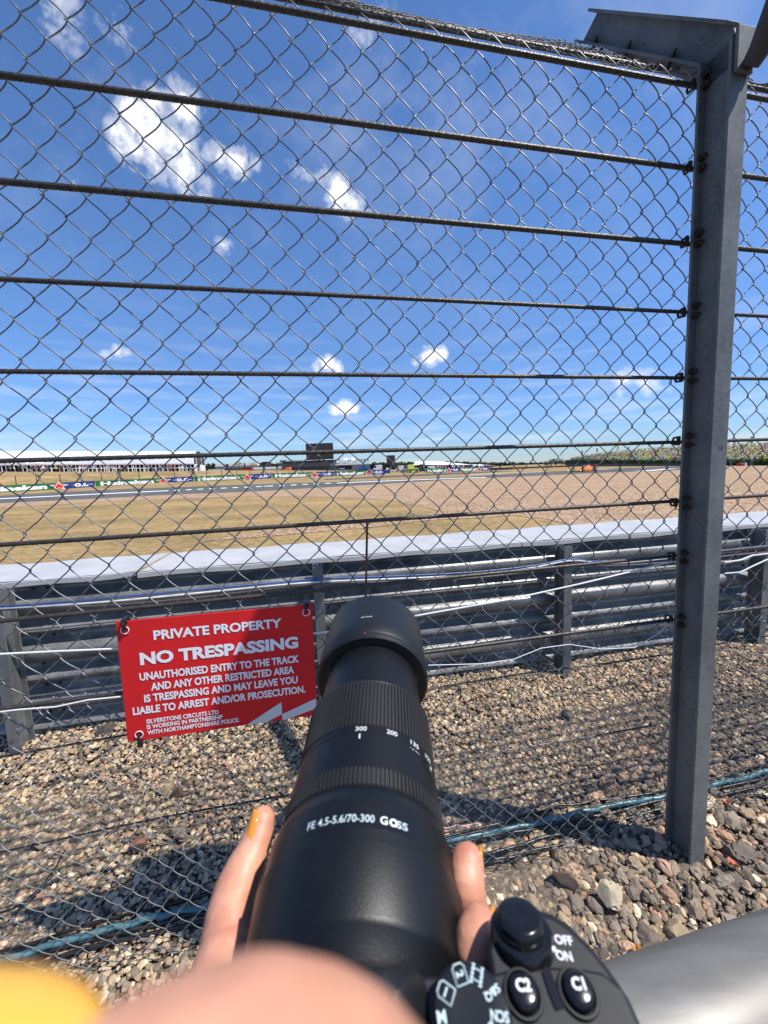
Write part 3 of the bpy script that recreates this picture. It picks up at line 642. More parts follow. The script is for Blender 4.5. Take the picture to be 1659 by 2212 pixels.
# ------------------------------------------------------------------ red sign
def sign():
    q = [on_fence(u, v, -.004) for u, v in ((248, 1341), (675, 1306), (280, 1603), (684, 1541))]
    s0 = (q[0][0]+q[2][0])/2; s1 = (q[1][0]+q[3][0])/2; zt = (q[0][2]+q[1][2])/2; zb = (q[2][2]+q[3][2])/2; w, h = s1-s0, zt-zb
    slope = (q[1][2]-q[0][2])/(s1-s0)
    X = SV+ZV*slope*.6; X /= np.linalg.norm(X); Y = np.cross(X, -NV)*-1; Y = ZV-X*(ZV@X); Y /= np.linalg.norm(Y)
    c = FP((s0+s1)/2, -.006, (zt+zb)/2)
    root = empty('warning_sign', c-Y*h/2, 'red warning sign with white lettering tied to the catch fence', 'sign')
    mb = MB(); mb.box(c, (w, .004, h), (X, NV, Y)); mb.build('panel', 'red', root, bevel=.0008)
    def P(fx, fy, o=-.0032): return c+X*(fx-.5)*w+Y*(.5-fy)*h+NV*o
    lines = [('PRIVATE PROPERTY', .50, .135, .655, .080, 'white', .034), ('NO TRESPASSING', .505, .318, .815, .105, 'white', .045),
             ('UNAUTHORISED ENTRY TO THE TRACK', .50, .465, .825, .066, 'white', .034), ('AND ANY OTHER RESTRICTED AREA', .51, .558, .745, .066, 'white', .034),
             ('IS TRESPASSING AND MAY LEAVE YOU', .50, .650, .80, .066, 'white', .034), ('LIABLE TO ARREST AND/OR PROSECUTION.', .49, .745, .90, .066, 'white', .034)]
    for s_, fx, fy, ww, hh, m, bd in lines:
        mb = MB(); put_text(mb, s_, P(fx, fy), X, Y, w=ww*w, h=hh*h, bold=bd); mb.build('lettering', m, root)
    for s_, fy, ww in (('SILVERSTONE CIRCUITS LTD', .845, .365), ('IS WORKING IN PARTNERSHIP', .892, .385), ('WITH NORTHAMPTONSHIRE POLICE.', .94, .47)):
        mb = MB(); put_text(mb, s_, P(.10, fy), X, Y, w=ww*w, h=.038*h, bold=.03, anchor=0); mb.build('lettering', 'white', root)
    mb = MB(); o = -.0032
    mb.add([P(.605, 1-.002, o), P(.80, .838, o), P(.803, .838, o), P(.803, .945, o), P(.715, 1-.002, o)], [(0, 1, 2, 3, 4)][::1])
    mb.add([P(.803, .948, o-.0001), P(.803, .945, o), P(.998, .845, o), P(.998, .935, o), P(.83, 1-.002, o), P(.803, 1-.002, o)], [(1, 2, 3, 4, 5)])
    mb.build('arrow_emblem', 'greyprint', root)
    for fx, fy in ((.04, .07), (.965, .065), (.06, .945)):
        mb = MB(); p = P(fx, fy, -.004); up = 1 if fy < .5 else -1
        a = np.arange(24)*2*math.pi/24; ring = [p+.010*(math.cos(t)*X+math.sin(t)*Y) for t in a]
        mb.tube(ring+[ring[0]], .0012, 5); mb.build('eyelet', 'white', root, smooth=60)
        mb = MB(); p2 = p+Y*up*.03
        mb.tube([p+NV*.006, p-NV*.004+Y*up*.002, p-NV*.006+Y*up*.012, p2-NV*.004, p2+NV*.018, p2+NV*.03-Y*up*.012, p+NV*.02], .0042, 6); mb.box(p2-NV*.006-Y*up*.006+X*.003, (.012, .008, .016), (X, NV, Y)); mb.tube([p2-NV*.004, p2-NV*.02+X*.006-Y*up*.01], .002, 5)
        mb.build('cable_tie', 'black_tie', root, smooth=50)
sign()

# ------------------------------------------------------------------ loose cables and hoses
def fcab(pts, r, m, label, o=-.012, cat='cable'):
    P = [FP(*A(q[0], oo, q[2])) for q, oo in ((on_fence(u, v, o), o) for u, v in pts)]
    mb = MB(); mb.tube(P, r, 8); return tag(mb.build('cable', m, smooth=60), label, cat)
fcab([(-90, 1415), (0, 1413), (120, 1407), (250, 1401.5), (300, 1399), (500, 1386), (700, 1366), (890, 1332), (950, 1321), (1100, 1295), (1250, 1262), (1400, 1226), (1474, 1207)], .0030, 'white_cable', 'thin white cord running taut across the fence from behind the sign to the post', o=.004)
fcab([(1565, 1215), (1600, 1210), (1625, 1200), (1659, 1196), (1760, 1186)], .0035, 'white_cable', 'white cord looped to the fence right of the post')
fcab([(1565, 1239), (1600, 1236), (1628, 1222), (1659, 1208), (1760, 1195)], .0028, 'white_cable', 'second white cord drooping right of the post below the looped one')
fcab([(-60, 1545), (40, 1533), (120, 1527), (190, 1512), (260, 1505)], .0022, 'white_cable', 'short silvery wire wrapped round the lowest rope left of the sign')
fcab([(925, 1437), (1040, 1434), (1110, 1424), (1170, 1400), (1230, 1392), (1300, 1402), (1370, 1399), (1420, 1370), (1452, 1343)], .0014, 'white_cable', 'thin wire weaving round the lowest rope between lens and post')
def gcab(pts, r, m, label, lift=.02, cat='cable'):
    P = [atz(u, v, lift+r) for u, v in pts]; Q = []
    for i in range(len(P)-1):
        for k in range(8): Q.append(P[i]+(P[i+1]-P[i])*k/8+A(0, .003*math.sin(i*3+k*.8), .003*math.sin(k*.9+i)))
    Q.append(P[-1]); mb = MB(); mb.tube(Q, r, 10); return tag(mb.build('hose' if cat == 'hose' else 'cable', m, smooth=60), label, cat)
gcab([(-200, 2128), (0, 2075), (120, 2040), (250, 2002), (350, 1978), (440, 1958), (600, 1912), (800, 1862), (1000, 1810), (1120, 1786), (1200, 1768), (1300, 1744), (1420, 1722), (1540, 1697), (1659, 1665), (1800, 1628)], .0095, 'teal', 'teal blue hose lying on the stones along the foot of the fence', .03, 'hose')
gcab([(-200, 2112), (0, 2058), (200, 1995), (440, 1936), (700, 1868), (1000, 1797), (1100, 1774), (1200, 1742), (1300, 1728), (1440, 1710), (1659, 1650), (1800, 1615)], .0055, 'black_cable', 'black cable on the stones just beyond the teal hose')
gcab([(-200, 2135), (0, 2086), (150, 2043), (300, 2005), (440, 1972), (700, 1898), (1000, 1819), (1200, 1780), (1440, 1728), (1659, 1680), (1800, 1650)], .0065, 'black_cable', 'black cable touching the near side of the teal hose', .022)
gcab([(-200, 2165), (0, 2108), (200, 2046), (440, 1990), (700, 1925), (1035, 1850), (1130, 1824), (1250, 1789), (1440, 1747), (1659, 1694), (1800, 1662)], .0065, 'black_cable', 'black cable furthest from the teal hose on the near side')
gcab([(1045, 1866), (1150, 1838), (1300, 1800), (1440, 1757), (1560, 1735), (1659, 1712), (1800, 1680)], .005, 'black_cable', 'thin black cable nearest to the steel handrail', .018)
gcab([(-40, 1992), (60, 1945), (110, 1890), (140, 1838)], .003, 'black_cable', 'thin black cord slanting across the stones at the left', .03)
gcab([(930, 1790), (985, 1784), (1035, 1781)], .003, 'c_pink', 'short pinkish cord lying on the shaded stones beside the lens', .03)

# ------------------------------------------------------------------ spectators' handrail in the foreground
def handrail():
    p0, p1 = dep(1330, 2080, .42), dep(1659, 1960, .42)
    d = SV*1.0; r = .056; vd = (p1-EYEP)/np.linalg.norm(p1-EYEP)
    # silhouette edge -> axis: step back along the normal of the tangent plane
    nn = np.cross(d, vd); nn /= np.linalg.norm(nn); nn = nn if nn[2] < 0 else -nn
    c = p1+nn*r
    mb = MB(); mb.tube([c+d*s for s in np.linspace(-.75, 1.9, 27)], r, 48)
    tag(mb.build('handrail', 'tube', smooth=50), 'thick scuffed galvanised steel handrail tube in the near right corner', 'handrail')
handrail()
# invented box out of view, added to shade the red sign's right
def add_shade_caster():
    c = A(1.0, .735, 3.0); mb = MB(); root = empty('shade_caster', c-A(0, 0, .3), 'unseen black box added above the fence post to shade the red sign', 'shade_caster')
    mb.box(c, (.30, .20, .62), (SV, NV, ZV)); mb.build('cabinet', 'body', root, bevel=.012)
    mb = MB(); mb.box(c-NV*.105, (.26, .012, .56), (SV, NV, ZV)); mb.build('shade_caster_front', 'dark', root, bevel=.004)
add_shade_caster()

# ------------------------------------------------------------------ camera with long lens
LO = EYEP+A(-.0185, .1375, -.1996); LA = A(.024, 1, .188); LA /= np.linalg.norm(LA)
LR = np.cross(LA, ZV); LR /= np.linalg.norm(LR); LU = np.cross(LR, LA)
def LP(l, a, h): return LO+LR*l+LA*a+LU*h
def on_lp(u, v, h): r = ray(u, v); t = ((LO+LU*h-EYEP)@LU)/(r@LU); p = EYEP+r*t-LO; return p@LR, p@LA
def ribbed(mb, s0, s1, r, n, depth, gap=.35):
    a = []
    for k in range(n):
        for f, d in ((0, 0), (1-gap-.12, 0), (1-gap, -depth), (.92, -depth)): a.append(((k+f)*2*math.pi/n, r+d))
    rings = []
    for x, dr in ((s0, -depth*1.2), (s0+.0008, 0), (s1-.0008, 0), (s1, -depth*1.2)):
        rings.append(np.array([LO+LA*x+(q+dr)*(math.cos(t)*LR+math.sin(t)*LU) for t, q in a]))
    mb.loft(rings, cap=False)
def wrap_text(s, a0, phi0, size, r, w=None, bold=.01, flip=False, skew=0):
    """lettering wrapped on the barrel, readable from behind: phi0 = angle from the top towards the right"""
    v, f = text_mesh(s, bold); x = v[:, 0]-(v[:, 0].min()+v[:, 0].max())/2; y = v[:, 1]-(v[:, 1].min()+v[:, 1].max())/2
    k = size/(v[:, 1].max()-v[:, 1].min()); kx = w/(x.max()-x.min()) if w else k
    ph = phi0+x*kx/r
    return LO+LA*(a0+y*k)[:, None]+r*(np.sin(ph)[:, None]*LR+np.cos(ph)[:, None]*LU), f
def lens_camera():
    root = empty('camera', LP(0, -.03, -.06), 'black camera with a long hooded telephoto lens aimed through the fence', 'camera')
    L = [(-.036, .031), (-.030, .034), (-.024, .0355), (-.020, .0385), (-.0125, .0405), (-.0078, .0438), (-.0068, .0443), (-.0055, .0446), (.0170, .0463), (.0178, .0462), (.0182, .0454), (.022, .0452), (.0355, .0449), (.0362, .0447), (.0418, .0426), (.0425, .0421)]
    mb = MB(); mb.lathe(LO, LA, LR, L+[(.0440, .0418), (.0445, .0416)], 96)
    mb.lathe(LO, LA, LR, [(.054, .0412), (.0545, .0418), (.0755, .0408), (.0758, .0403), (.0762, .0403), (.0766, .0407), (.0805, .0405), (.081, .040)], 96)
    mb.lathe(LO, LA, LR, [(.117, .039), (.1185, .0398), (.121, .0392), (.124, .0362), (.15, .0358), (.176, .0356), (.18, .034)], 96)
    lens = mb.build('lens', 'lens', root, smooth=28)
    mb = MB(); mb.lathe(LO, LA, LR, [(.0430, .0395), (.0445, .0395), (.055, .0395), (.0555, .0395)], 72, False); ribbed(mb, .0443, .0548, .0424, 118, .0009); mb.build('focus_ring', 'rubber', lens, smooth=20)
    mb = MB(); ribbed(mb, .0805, .1178, .0412, 112, .0010); mb.build('zoom_ring', 'rubber', lens, smooth=20)
    mb = MB(); pr = [(.1610, .0365), (.1612, .0430), (.1630, .0446), (.1652, .0449), (.1665, .0442), (.1672, .0440), (.1685, .0446), (.1830, .0447), (.1845, .0443), (.2252, .0436), (.2262, .0432), (.2260, .0420), (.18, .0405), (.165, .0365)]
    mb.lathe(LO, LA, LR, pr, 128, False); hood = mb.build('lens_hood', 'lens_matt', lens, smooth=25)
    mb = MB(); mb.lathe(LO+LA*.172, LA, LR, [(0, .0350), (.0005, .0335), (.002, .01), (.0022, .0002)], 48); mb.build('front_glass', 'gloss_black', lens, smooth=60)
    # writing
    t = MB()
    for s_, a, ph, sz, w in (('300', .0785, -.02, .0029, .0064), ('200', .0785, .42, .0029, .0064), ('135', .0785, .80, .0029, .0064), ('100', .0785, 1.12, .0029, .0064), ('LOCK', .0735, .80, .0023, .0074)):
        t.add(*wrap_text(s_, a, ph, sz, .04085 if sz > .0022 else .04118, w, .004))
    for ph in (-.03,):
        t.add([LO+LA*a+.0413*(math.sin(p)*LR+math.cos(p)*LU) for a, p in ((.0715, ph-.009), (.0745, ph-.009), (.0745, ph+.009), (.0715, ph+.009))], [(0, 1, 2, 3)])
    t.add([LO+LA*a+.0413*(math.sin(p)*LR+math.cos(p)*LU) for a, p in ((.0722, 1.13), (.0752, 1.16), (.0722, 1.19))], [(0, 1, 2)])
    t.build('scale_marks', 'mark', lens)
    mb = MB(); mb.tube([LO+LA*a+.0409*(math.sin(p)*LR+math.cos(p)*LU) for a, p in ((.0728, .97), (.0722, 1.02), (.068, 1.05), (.066, 1.2), (.066, 1.35))], .0009, 6); mb.build('lock_switch', 'gloss_black', lens)
    # sunk name plate with the lens data
    mb = MB(); n = 30
    mb.add([LO+LA*a+.04525*(math.sin(p)*LR+math.cos(p)*LU) for p in np.linspace(-.55, .62, n) for a in (.0232, .0302)], [(2*i, 2*i+2, 2*i+3, 2*i+1) for i in range(n-1)]); mb.build('name_plate', 'gloss_black', lens, smooth=60)
    mb = MB(); mb.add(*wrap_text('FE 4.5-5.6/70-300', .0266, -.14, .0032, .04535, .0305, .006)); mb.add(*wrap_text('SS', .0264, .475, .0030, .04535, .0054, .01)); mb.build('lens_data', 'mark_dim', lens)
    mb = MB(); mb.add(*wrap_text('O', .0265, .385, .0034, .0454, .0038, .05)); mb.add(*wrap_text('G', .0266, .29, .0034, .0454, .0034, .02)); mb.build('lens_data', 'mark', lens)
    mb = MB(); mb.add(*wrap_text('ALC-SH144', .1885, -.08, .0013, .0446, .0092, .02)); mb.build('hood_mark', 'mark', hood)
    mb = MB(); mb.add([LO+LA*a+.0451*(math.sin(p)*LR+math.cos(p)*LU) for a, p in ((.1637, -.085), (.1655, -.085), (.1655, -.068), (.1637, -.068))], [(0, 1, 2, 3)]); mb.build('index_mark', 'reddot', hood)
    # body: gripped block with a viewfinder hump, top deck at h = .036
    hT = .036
    out = [(1049, 2040), (1061, 1982), (1077, 1963), (1108, 1954), (1155, 1954), (1193, 1965), (1233, 1992), (1280, 2038), (1311, 2076), (1340, 2117), (1362, 2150), (1390, 2212)]
    q = [on_lp(u, v, hT) for u, v in out]
    x_l = q[0][0]
    deck = [(x_l, -.028)]+q+[(q[-1][0]+.0008, -.052), (q[-1][0]-.004, -.072), (-.066, -.072), (-.066, -.034), (-.02, -.030), (x_l-.004, -.029)]
    mb = MB(); rings = []
    for h, k in ((-.058, .985), (.030, 1.0), (.0345, .985), (hT, .955)):
        cx, ca = .0, -.045; rings.append(np.array([LP(x if x < .03 else .062+(x-.062)*k, ca+(a-ca)*k, h) for x, a in deck]))
    mb.loft(rings); body = mb.build('body', 'body', root, smooth=40, bevel=.0012)
    # raised deck under the custom buttons (behind a seam)
    sm = [on_lp(u, v, hT+.001) for u, v in ((1040, 2108), (1100, 2094), (1160, 2088), (1240, 2088), (1300, 2100), (1347, 2136))]
    dk = sm+[(sm[-1][0]+.0025, -.05), (sm[-1][0]-.004, -.071), (.021, -.071), (.021, sm[0][1])]
    mb = MB(); mb.prism([LP(x, a, hT-.004) for x, a in dk], LU*.0056); mb.build('top_deck', 'body', body, bevel=.0012)
    # viewfinder hump with the accessory shoe
    mb = MB(); rings = []
    for h, w, a0, a1 in ((.02, .030, -.012, -.078), (.040, .0255, -.016, -.078), (.052, .0195, -.0225, -.078), (.0545, .0175, -.0245, -.076)):
        rings.append(np.array([LP(.001+x*w, a, h) for x, a in ((-1, a0-.004), (-.75, a0), (.75, a0), (1, a0-.004), (1, a1), (-1, a1))]))
    mb.loft(rings); hump = mb.build('viewfinder_hump', 'body', body, bevel=.0015)
    mb = MB()
    mb.box(LP(.001, -.0445, .0553), (.0215, .021, .0012), (LR, LA, LU))
    for sx in (-1, 1): mb.box(LP(.001+sx*.0105, -.0455, .0572), (.0022, .0185, .0032), (LR, LA, LU)); mb.box(LP(.001+sx*.0093, -.0455, .0585), (.0042, .0185, .0009), (LR, LA, LU))
    mb.box(LP(.001, -.0355, .0562), (.0215, .0018, .0014), (LR, LA, LU))
    shoe = mb.build('hot_shoe', 'gloss_black', hump, bevel=.0004)
    # shutter button on its lever collar
    sc = on_lp(1127, 2018, hT); tl = LU*.93+LA*.34-LR*.02; tl /= np.linalg.norm(tl); ts = np.cross(tl, LA); ts /= np.linalg.norm(ts)
    o = LP(sc[0], sc[1], hT-.0025)
    mb = MB(); mb.lathe(o, tl, ts, [(-.004, .0112), (.0022, .0110), (.0036, .0102), (.0040, .0088), (.0052, .0086)], 48); lev = mb.build('power_lever', 'gloss_black', body, smooth=35)
    mb = MB(); mb.lathe(o, tl, ts, [(.0035, .0080), (.0068, .0078), (.0080, .0072), (.0084, .0064), (.0081, .003), (.0079, .0002)], 48); mb.build('shutter_button', 'gloss_black', body, smooth=45)
    tf = np.cross(tl, ts); mb = MB(); an_ = math.radians(-30); e = ts*math.cos(an_)+np.cross(tl, ts)*math.sin(an_)
    mb.ball(o+LR*.0084-LA*.0046+LU*.0040, (.0017, .0011, .0009), 10, 6, (ts, tf, tl)); mb.build('lever_mark', 'mark', lev, smooth=60)
    mb = MB()
    for s_, u, v in (('OFF', 1217, 2032), ('ON', 1218, 2066)):
        c = on_lp(u, v, hT); put_text(mb, s_, LP(c[0], c[1], hT+.0004), LR*.995-LA*.10, LA, h=.0026, bold=.03)
    mb.build('switch_marks', 'mark', body)
    # custom buttons
    hb = hT+.0018
    for s_, u, v in (('C2', 1131, 2140), ('C1', 1250, 2137)):
        c = on_lp(u, v, hb+.002); o = LP(c[0], c[1], hb-.0010)
        mb = MB(); mb.lathe(o, LU, LR, [(-.001, .0046), (.0024, .0046), (.0036, .0042), (.0041, .0032), (.0042, .0002)], 36); bt = mb.build('custom_button', 'gloss_black', body, smooth=45)
        mb = MB(); put_text(mb, s_, o+LU*.0046+LA*.0006, LR, LA, h=.0031, bold=.045); mb.build('lettering', 'mark', bt)
        mb = MB(); mb.tube([o+LU*.0014+.0055*(math.cos(t)*LR+math.sin(t)*LA) for t in np.linspace(0, 2*math.pi, 33)], .0006, 6); mb.build('button_rim', 'body', bt, smooth=60)
    c = on_lp(1192, 2138, hb); mb = MB(); mb.prism([LP(c[0]-.0016, c[1]+.0042, hb-.0002), LP(c[0]-.0012, c[1]-.001, hb-.0002), LP(c[0]-.0004, c[1]-.0045, hb-.0002), LP(c[0]+.0026, c[1]-.0040, hb-.0002), LP(c[0]+.0012, c[1]+.004, hb-.0002)], LU*.0007); mb.build('finger_rest', 'gloss_black', body)
    # mode dial, writing runs from the rim to the middle
    c = on_lp(1019, 2188, .046); o = LP(c[0], c[1], .0385); R = .0116
    prof = [(-.002, R-.0002), (.0066, R-.0002), (.0075, R-.0008), (.0077, R-.0016), (.0074, R*.5), (.0073, .0002)]
    mb = MB(); mb.lathe(o, LU, LR, prof, 72); mb.m = 0
    for k in range(60):
        t = 2*math.pi*k/60; e = math.cos(t)*LR+math.sin(t)*LA; mb.box(o+e*(R-.0002)+LU*.0028, (.0006, .0007, .0072), (e, np.cross(LU, e), LU))
    dial = mb.build('mode_dial', 'dial_metal', body, smooth=35)
    mb = MB()
    def rad(s_, deg, r, h, w=None, bold=.03):
        e = math.cos(math.radians(deg))*LR+math.sin(math.radians(deg))*LA; t = np.cross(LU, e)   # t = counter-clockwise
        put_text(mb, s_, o+e*r+LU*.0079, -e, -t, w=w, h=h, bold=bold)
    def boxline(deg, r0, r1, wd):
        e = math.cos(math.radians(deg))*LR+math.sin(math.radians(deg))*LA; t = np.cross(LU, e); q = o+LU*.0079
        cs = [(r0, -wd), (r0, wd), (r1-.0008, wd), (r1, wd-.0008), (r1, -wd+.0008), (r1-.0008, -wd), (r0, -wd)]
        mb.tube([q+e*a+t*b for a, b in cs], .00022, 4)
    rad('SCN', -6, .0080, .0024, .0052); rad('S&Q', 30, .0080, .0024, .0052); rad('2', 105, .0082, .0024); rad('1', 150, .0082, .0024); boxline(105, .0058, .0105, .0019); boxline(150, .0058, .0105, .0019)
    rad('M', 186, .0090, .0028); rad('S', 222, .0088, .0026); rad('A', 258, .0088, .0026); rad('P', 294, .0088, .0026); rad('AUTO', 330, .0078, .0022, .006)
    e = math.cos(math.radians(68))*LR+math.sin(math.radians(68))*LA; t = np.cross(LU, e); q = o+LU*.0079
    for b in (-.0014, .0014):
        mb.tube([q+e*.0060+t*b, q+e*.0105+t*b], .00022, 4)
        for a in np.linspace(.0062, .0103, 5): mb.box(q+e*a+t*b, (.0005, .0009, .0002), (e, t, LU))
    for a in (.0070, .0096): mb.tube([q+e*a-t*.0012, q+e*a+t*.0012], .0002, 4)
    mb.build('dial_marks', 'mark_dim', dial)
lens_camera()

# ------------------------------------------------------------------ hands
def flesh(name, chains, vox, parent=None, sm=6):
    """limbs as tapering closed tubes, fused into one continuous skin"""
    mb = MB()
    for pts, rr in chains:
        P = [A(*p) for p in pts]; Q = []; Rr = []
        for i in range(len(P)-1):
            p0, p1, p2, p3 = P[max(i-1, 0)], P[i], P[i+1], P[min(i+2, len(P)-1)]
            for k in range(6):
                t = k/6; Q.append(.5*((2*p1)+(-p0+p2)*t+(2*p0-5*p1+4*p2-p3)*t*t+(-p0+3*p1-3*p2+p3)*t**3)); w = t*t*(3-2*t); Rr.append(rr[i]*(1-w)+rr[i+1]*w)
        Q.append(P[-1]); Rr.append(rr[-1])
        # round ends
        d0 = Q[0]-Q[1]; d0 /= np.linalg.norm(d0); d1 = Q[-1]-Q[-2]; d1 /= np.linalg.norm(d1)
        pre = [(Q[0]+d0*Rr[0]*math.sin(a), Rr[0]*math.cos(a)) for a in np.linspace(1.45, .25, 6)]; pos = [(Q[-1]+d1*Rr[-1]*math.sin(a), Rr[-1]*math.cos(a)) for a in np.linspace(.25, 1.45, 6)]
        mb.tube([p for p, _ in pre]+Q+[p for p, _ in pos], [r for _, r in pre]+Rr+[r for _, r in pos], 20)
    o = mb.build(name, 'skin', parent, smooth=180)
    m = o.modifiers.new('fuse', 'REMESH'); m.mode = 'VOXEL'; m.voxel_size = vox; m.use_smooth_shade = True
    m = o.modifiers.new('soften', 'SMOOTH'); m.factor = .5; m.iterations = sm
    t = bpy.data.textures.new(name+'_relief', 'CLOUDS'); t.noise_scale = .010; t.noise_depth = 3
    m = o.modifiers.new('relief', 'DISPLACE'); m.texture = t; m.texture_coords = 'LOCAL'; m.strength = .0011; m.mid_level = .5
    return o
def nail(parent, c, ax, nrm, l, w, th, m):
    c, ax, nrm = A(*c), A(*ax), A(*nrm); ax /= np.linalg.norm(ax); nrm = nrm-ax*(nrm@ax); nrm /= np.linalg.norm(nrm); sd = np.cross(ax, nrm)
    mb = MB(); rings = []
    for i in range(13):
        t = -1+2*i/12; ww = w/2*(max(0, 1-abs(t)**3.2))**.5+.0002
        rings.append(np.array([c+ax*t*l/2+sd*ww*math.sin(a)*1.0+nrm*(-w*.42*(1-math.cos(a))*(ww/(w/2))+th*(1-t*t)*.25) for a in np.linspace(-1.25, 1.25, 13)]))
    mb.loft(rings, cap=False, close=False); o = mb.build('fingernail', m, parent, smooth=60)
    s = o.modifiers.new('thick', 'SOLIDIFY'); s.thickness = .0005; s.offset = 0; return o
def left_hand():
    T = [dep(u, v, t) for u, v, t in ((567, 1772, .214), (552, 1825, .207), (525, 1885, .198), (506, 1937, .190), (495, 1990, .182), (486, 2060, .173), (478, 2140, .164))]
    palm = LP(-.035, -.020, -.060); wrist = LP(-.075, -.075, -.105)
    ch = [(T+[LP(-.055, -.045, -.055), wrist], [.0070, .0082, .0099, .0107, .0110, .0118, .0145, .020, .024]),
          ([LP(-.045, -.02, -.055), palm, LP(-.005, .0, -.062), LP(.02, .012, -.060)], [.018, .019, .017, .014]),
          ([wrist, LP(-.10, -.14, -.15), LP(-.12, -.24, -.20)], [.026, .028, .033])]
    tips = [((1010, 1862, .186), (1007, 1935, .178)), ((1034, 2003, .157), (1030, 2065, .150))]
    fa = []
    for (a, b) in tips:
        pt, pb = dep(*a), dep(*b); s_ = (pb-LO)@LA
        fa.append(s_); ch.append(([LP(.0, s_-.004, -.060), LP(.034, s_-.002, -.052), LP(.051, s_, -.026), pb, pt], [.012, .0105, .0098, .0090, .0078]))
    for s_ in (fa[1]-.020, fa[1]-.038):   # ring and little finger, hidden under the camera
        ch.append(([LP(-.004, s_, -.064), LP(.030, s_, -.070), LP(.044, s_+.002, -.060)], [.0105, .0095, .008]))
    root = flesh('hand', ch, .0013)
    tag(root, 'hand with orange nails cupping the long lens from below', 'hand')
    ax = T[0]-T[1]; out = -CR*.93+CU*.22-FW*.22
    ax /= np.linalg.norm(ax)
    nail(root, dep(535, 1793, .2085), ax*.9, out, .0185, .0120, .0012, 'nail')
    for (a, b), sh in zip(tips, (0, 1)):
        pt, pb = dep(*a), dep(*b); axx = pt-pb; axx /= np.linalg.norm(axx); outn = LR*.9+FW*.35-CU*.0
        nail(root, pt+outn/np.linalg.norm(outn)*.0074-axx*.0022, axx, outn, .0125, .0098, .001, 'nail')
left_hand()
def near_finger():
    # fingertip of the hand that holds the picture-taking phone, right against its lens
    ch = [([dep(20, 2755, .0135), dep(300, 2705, .0148), dep(560, 2625, .0165), dep(760, 2700, .0200), dep(930, 2900, .025), dep(1080, 3200, .030), dep(1250, 3700, .036)], [.0058, .0072, .0076, .0078, .0080, .0084, .009])]
    o = flesh('finger', ch, .0005, sm=10)
    tag(o, 'out of focus fingertip with a yellow orange nail at the bottom edge', 'finger')
    a, b = dep(20, 2755, .0135), dep(300, 2705, .0148); ax = a-b; ax /= np.linalg.norm(ax)
    nail(o, a+CU*.0059-CR*.0026-FW*.001, ax, CU*.9-FW*.35, .012, .0105, .001, 'nail_y')
near_finger()

# ------------------------------------------------------------------ across the track
XV, YV = A(1, 0, 0), A(0, 1, 0)
def bline(u):
    d = np.interp(u, [-400, -63, 0, 206, 418, 553, 723, 831, 921, 1056], [47, 61, 64, 74.5, 83, 88, 95, 100, 105, 115])
    vb = np.interp(u, [-400, -63, 0, 133, 207, 333, 418, 520, 588, 723, 831, 921, 993, 1056], [1089, 1068, 1064.2, 1057, 1051.8, 1045, 1040.8, 1036, 1033.2, 1028.5, 1024.4, 1021.5, 1018.7, 1016.5])
    hd = np.interp(u, [-400, 0, 200, 310, 526, 818, 1000], [17, 12.7, 11, 10.1, 9.2, 8.2, 7.2])
    return dep(u, vb, d), hd*1.18*d/FPX
def board(u0, u1, label):
    (p0, h0), (p1, h1) = bline(u0), bline(u1); X = p1-p0; L = np.linalg.norm(X*A(1, 1, 0)); X = X/L; N = A(X[1], -X[0], 0); N /= np.linalg.norm(N); h = (h0+h1)/2
    root = empty('advertising_board', (p0+p1)/2, label, 'advertising board', 'advertising boards along the far side of the track')
    def P(f, g, o=0.0): return p0+X*f*L+ZV*g*h+N*o
    mb = MB(); mb.prism([P(0, 0), P(.695, 0), P(.725, 1), P(0.0, 1)], N*-.12); mb.build('green_panel', 'green', root)
    mb = MB(); mb.prism([P(.6955, 0, .001), P(.985, 0, .001), P(1, 1, .001), P(.7255, 1, .001)], N*-.12); mb.build('blue_panel', 'blue', root)
    mb = MB(); put_text(mb, 'Heineken', P(.305, .5, .02), X, ZV, w=.52*L, h=.72*h, bold=.055); mb.build('lettering', 'white', root)
    mb = MB(); put_text(mb, '0.0', P(.872, .5, .02), X, ZV, w=.135*L, h=.58*h, bold=.045)
    for a, b in ((.768, .803), (.941, .972)): mb.add([P(a, .46, .02), P(b, .46, .02), P(b, .54, .02), P(a, .54, .02)], [(0, 1, 2, 3)])
    mb.build('lettering', 'white', root)
    def star(r, o, m, nm):
        mb = MB(); c = P(.665, .46, o); q = [c]
        for k in range(10):
            a = math.pi/2+k*math.pi/5; rr = r*(1 if k % 2 == 0 else .42); q.append(c+X*math.cos(a)*rr*1.9+ZV*math.sin(a)*rr)
        mb.add(q, [(0, 1+k, 1+(k+1) % 10) for k in range(10)]); mb.build(nm, m, root)
    star(.70*h, .012, 'white', 'star_outline'); star(.52*h, .03, 'star', 'star')
for (u0, u1), lb in zip(((-400, -63), (-63, 207), (207, 420), (420, 588), (588, 723), (723, 831), (921, 993), (993, 1056)), (
        'green and blue board beyond the left edge of the run, nearest of all the boards', 'green and blue board with red star standing below the orange marshal', 'green and blue board with red star below the left white marquee',
        'green and blue board below the dark gable end of the marquee', 'green and blue board in front of the dark spectator stand', 'green and blue board ending beside the white van, in front of the portable toilet',
        'green and blue board just right of the ambulances', 'farthest green and blue board, at the right end of the row')):
    board(u0, u1, lb)
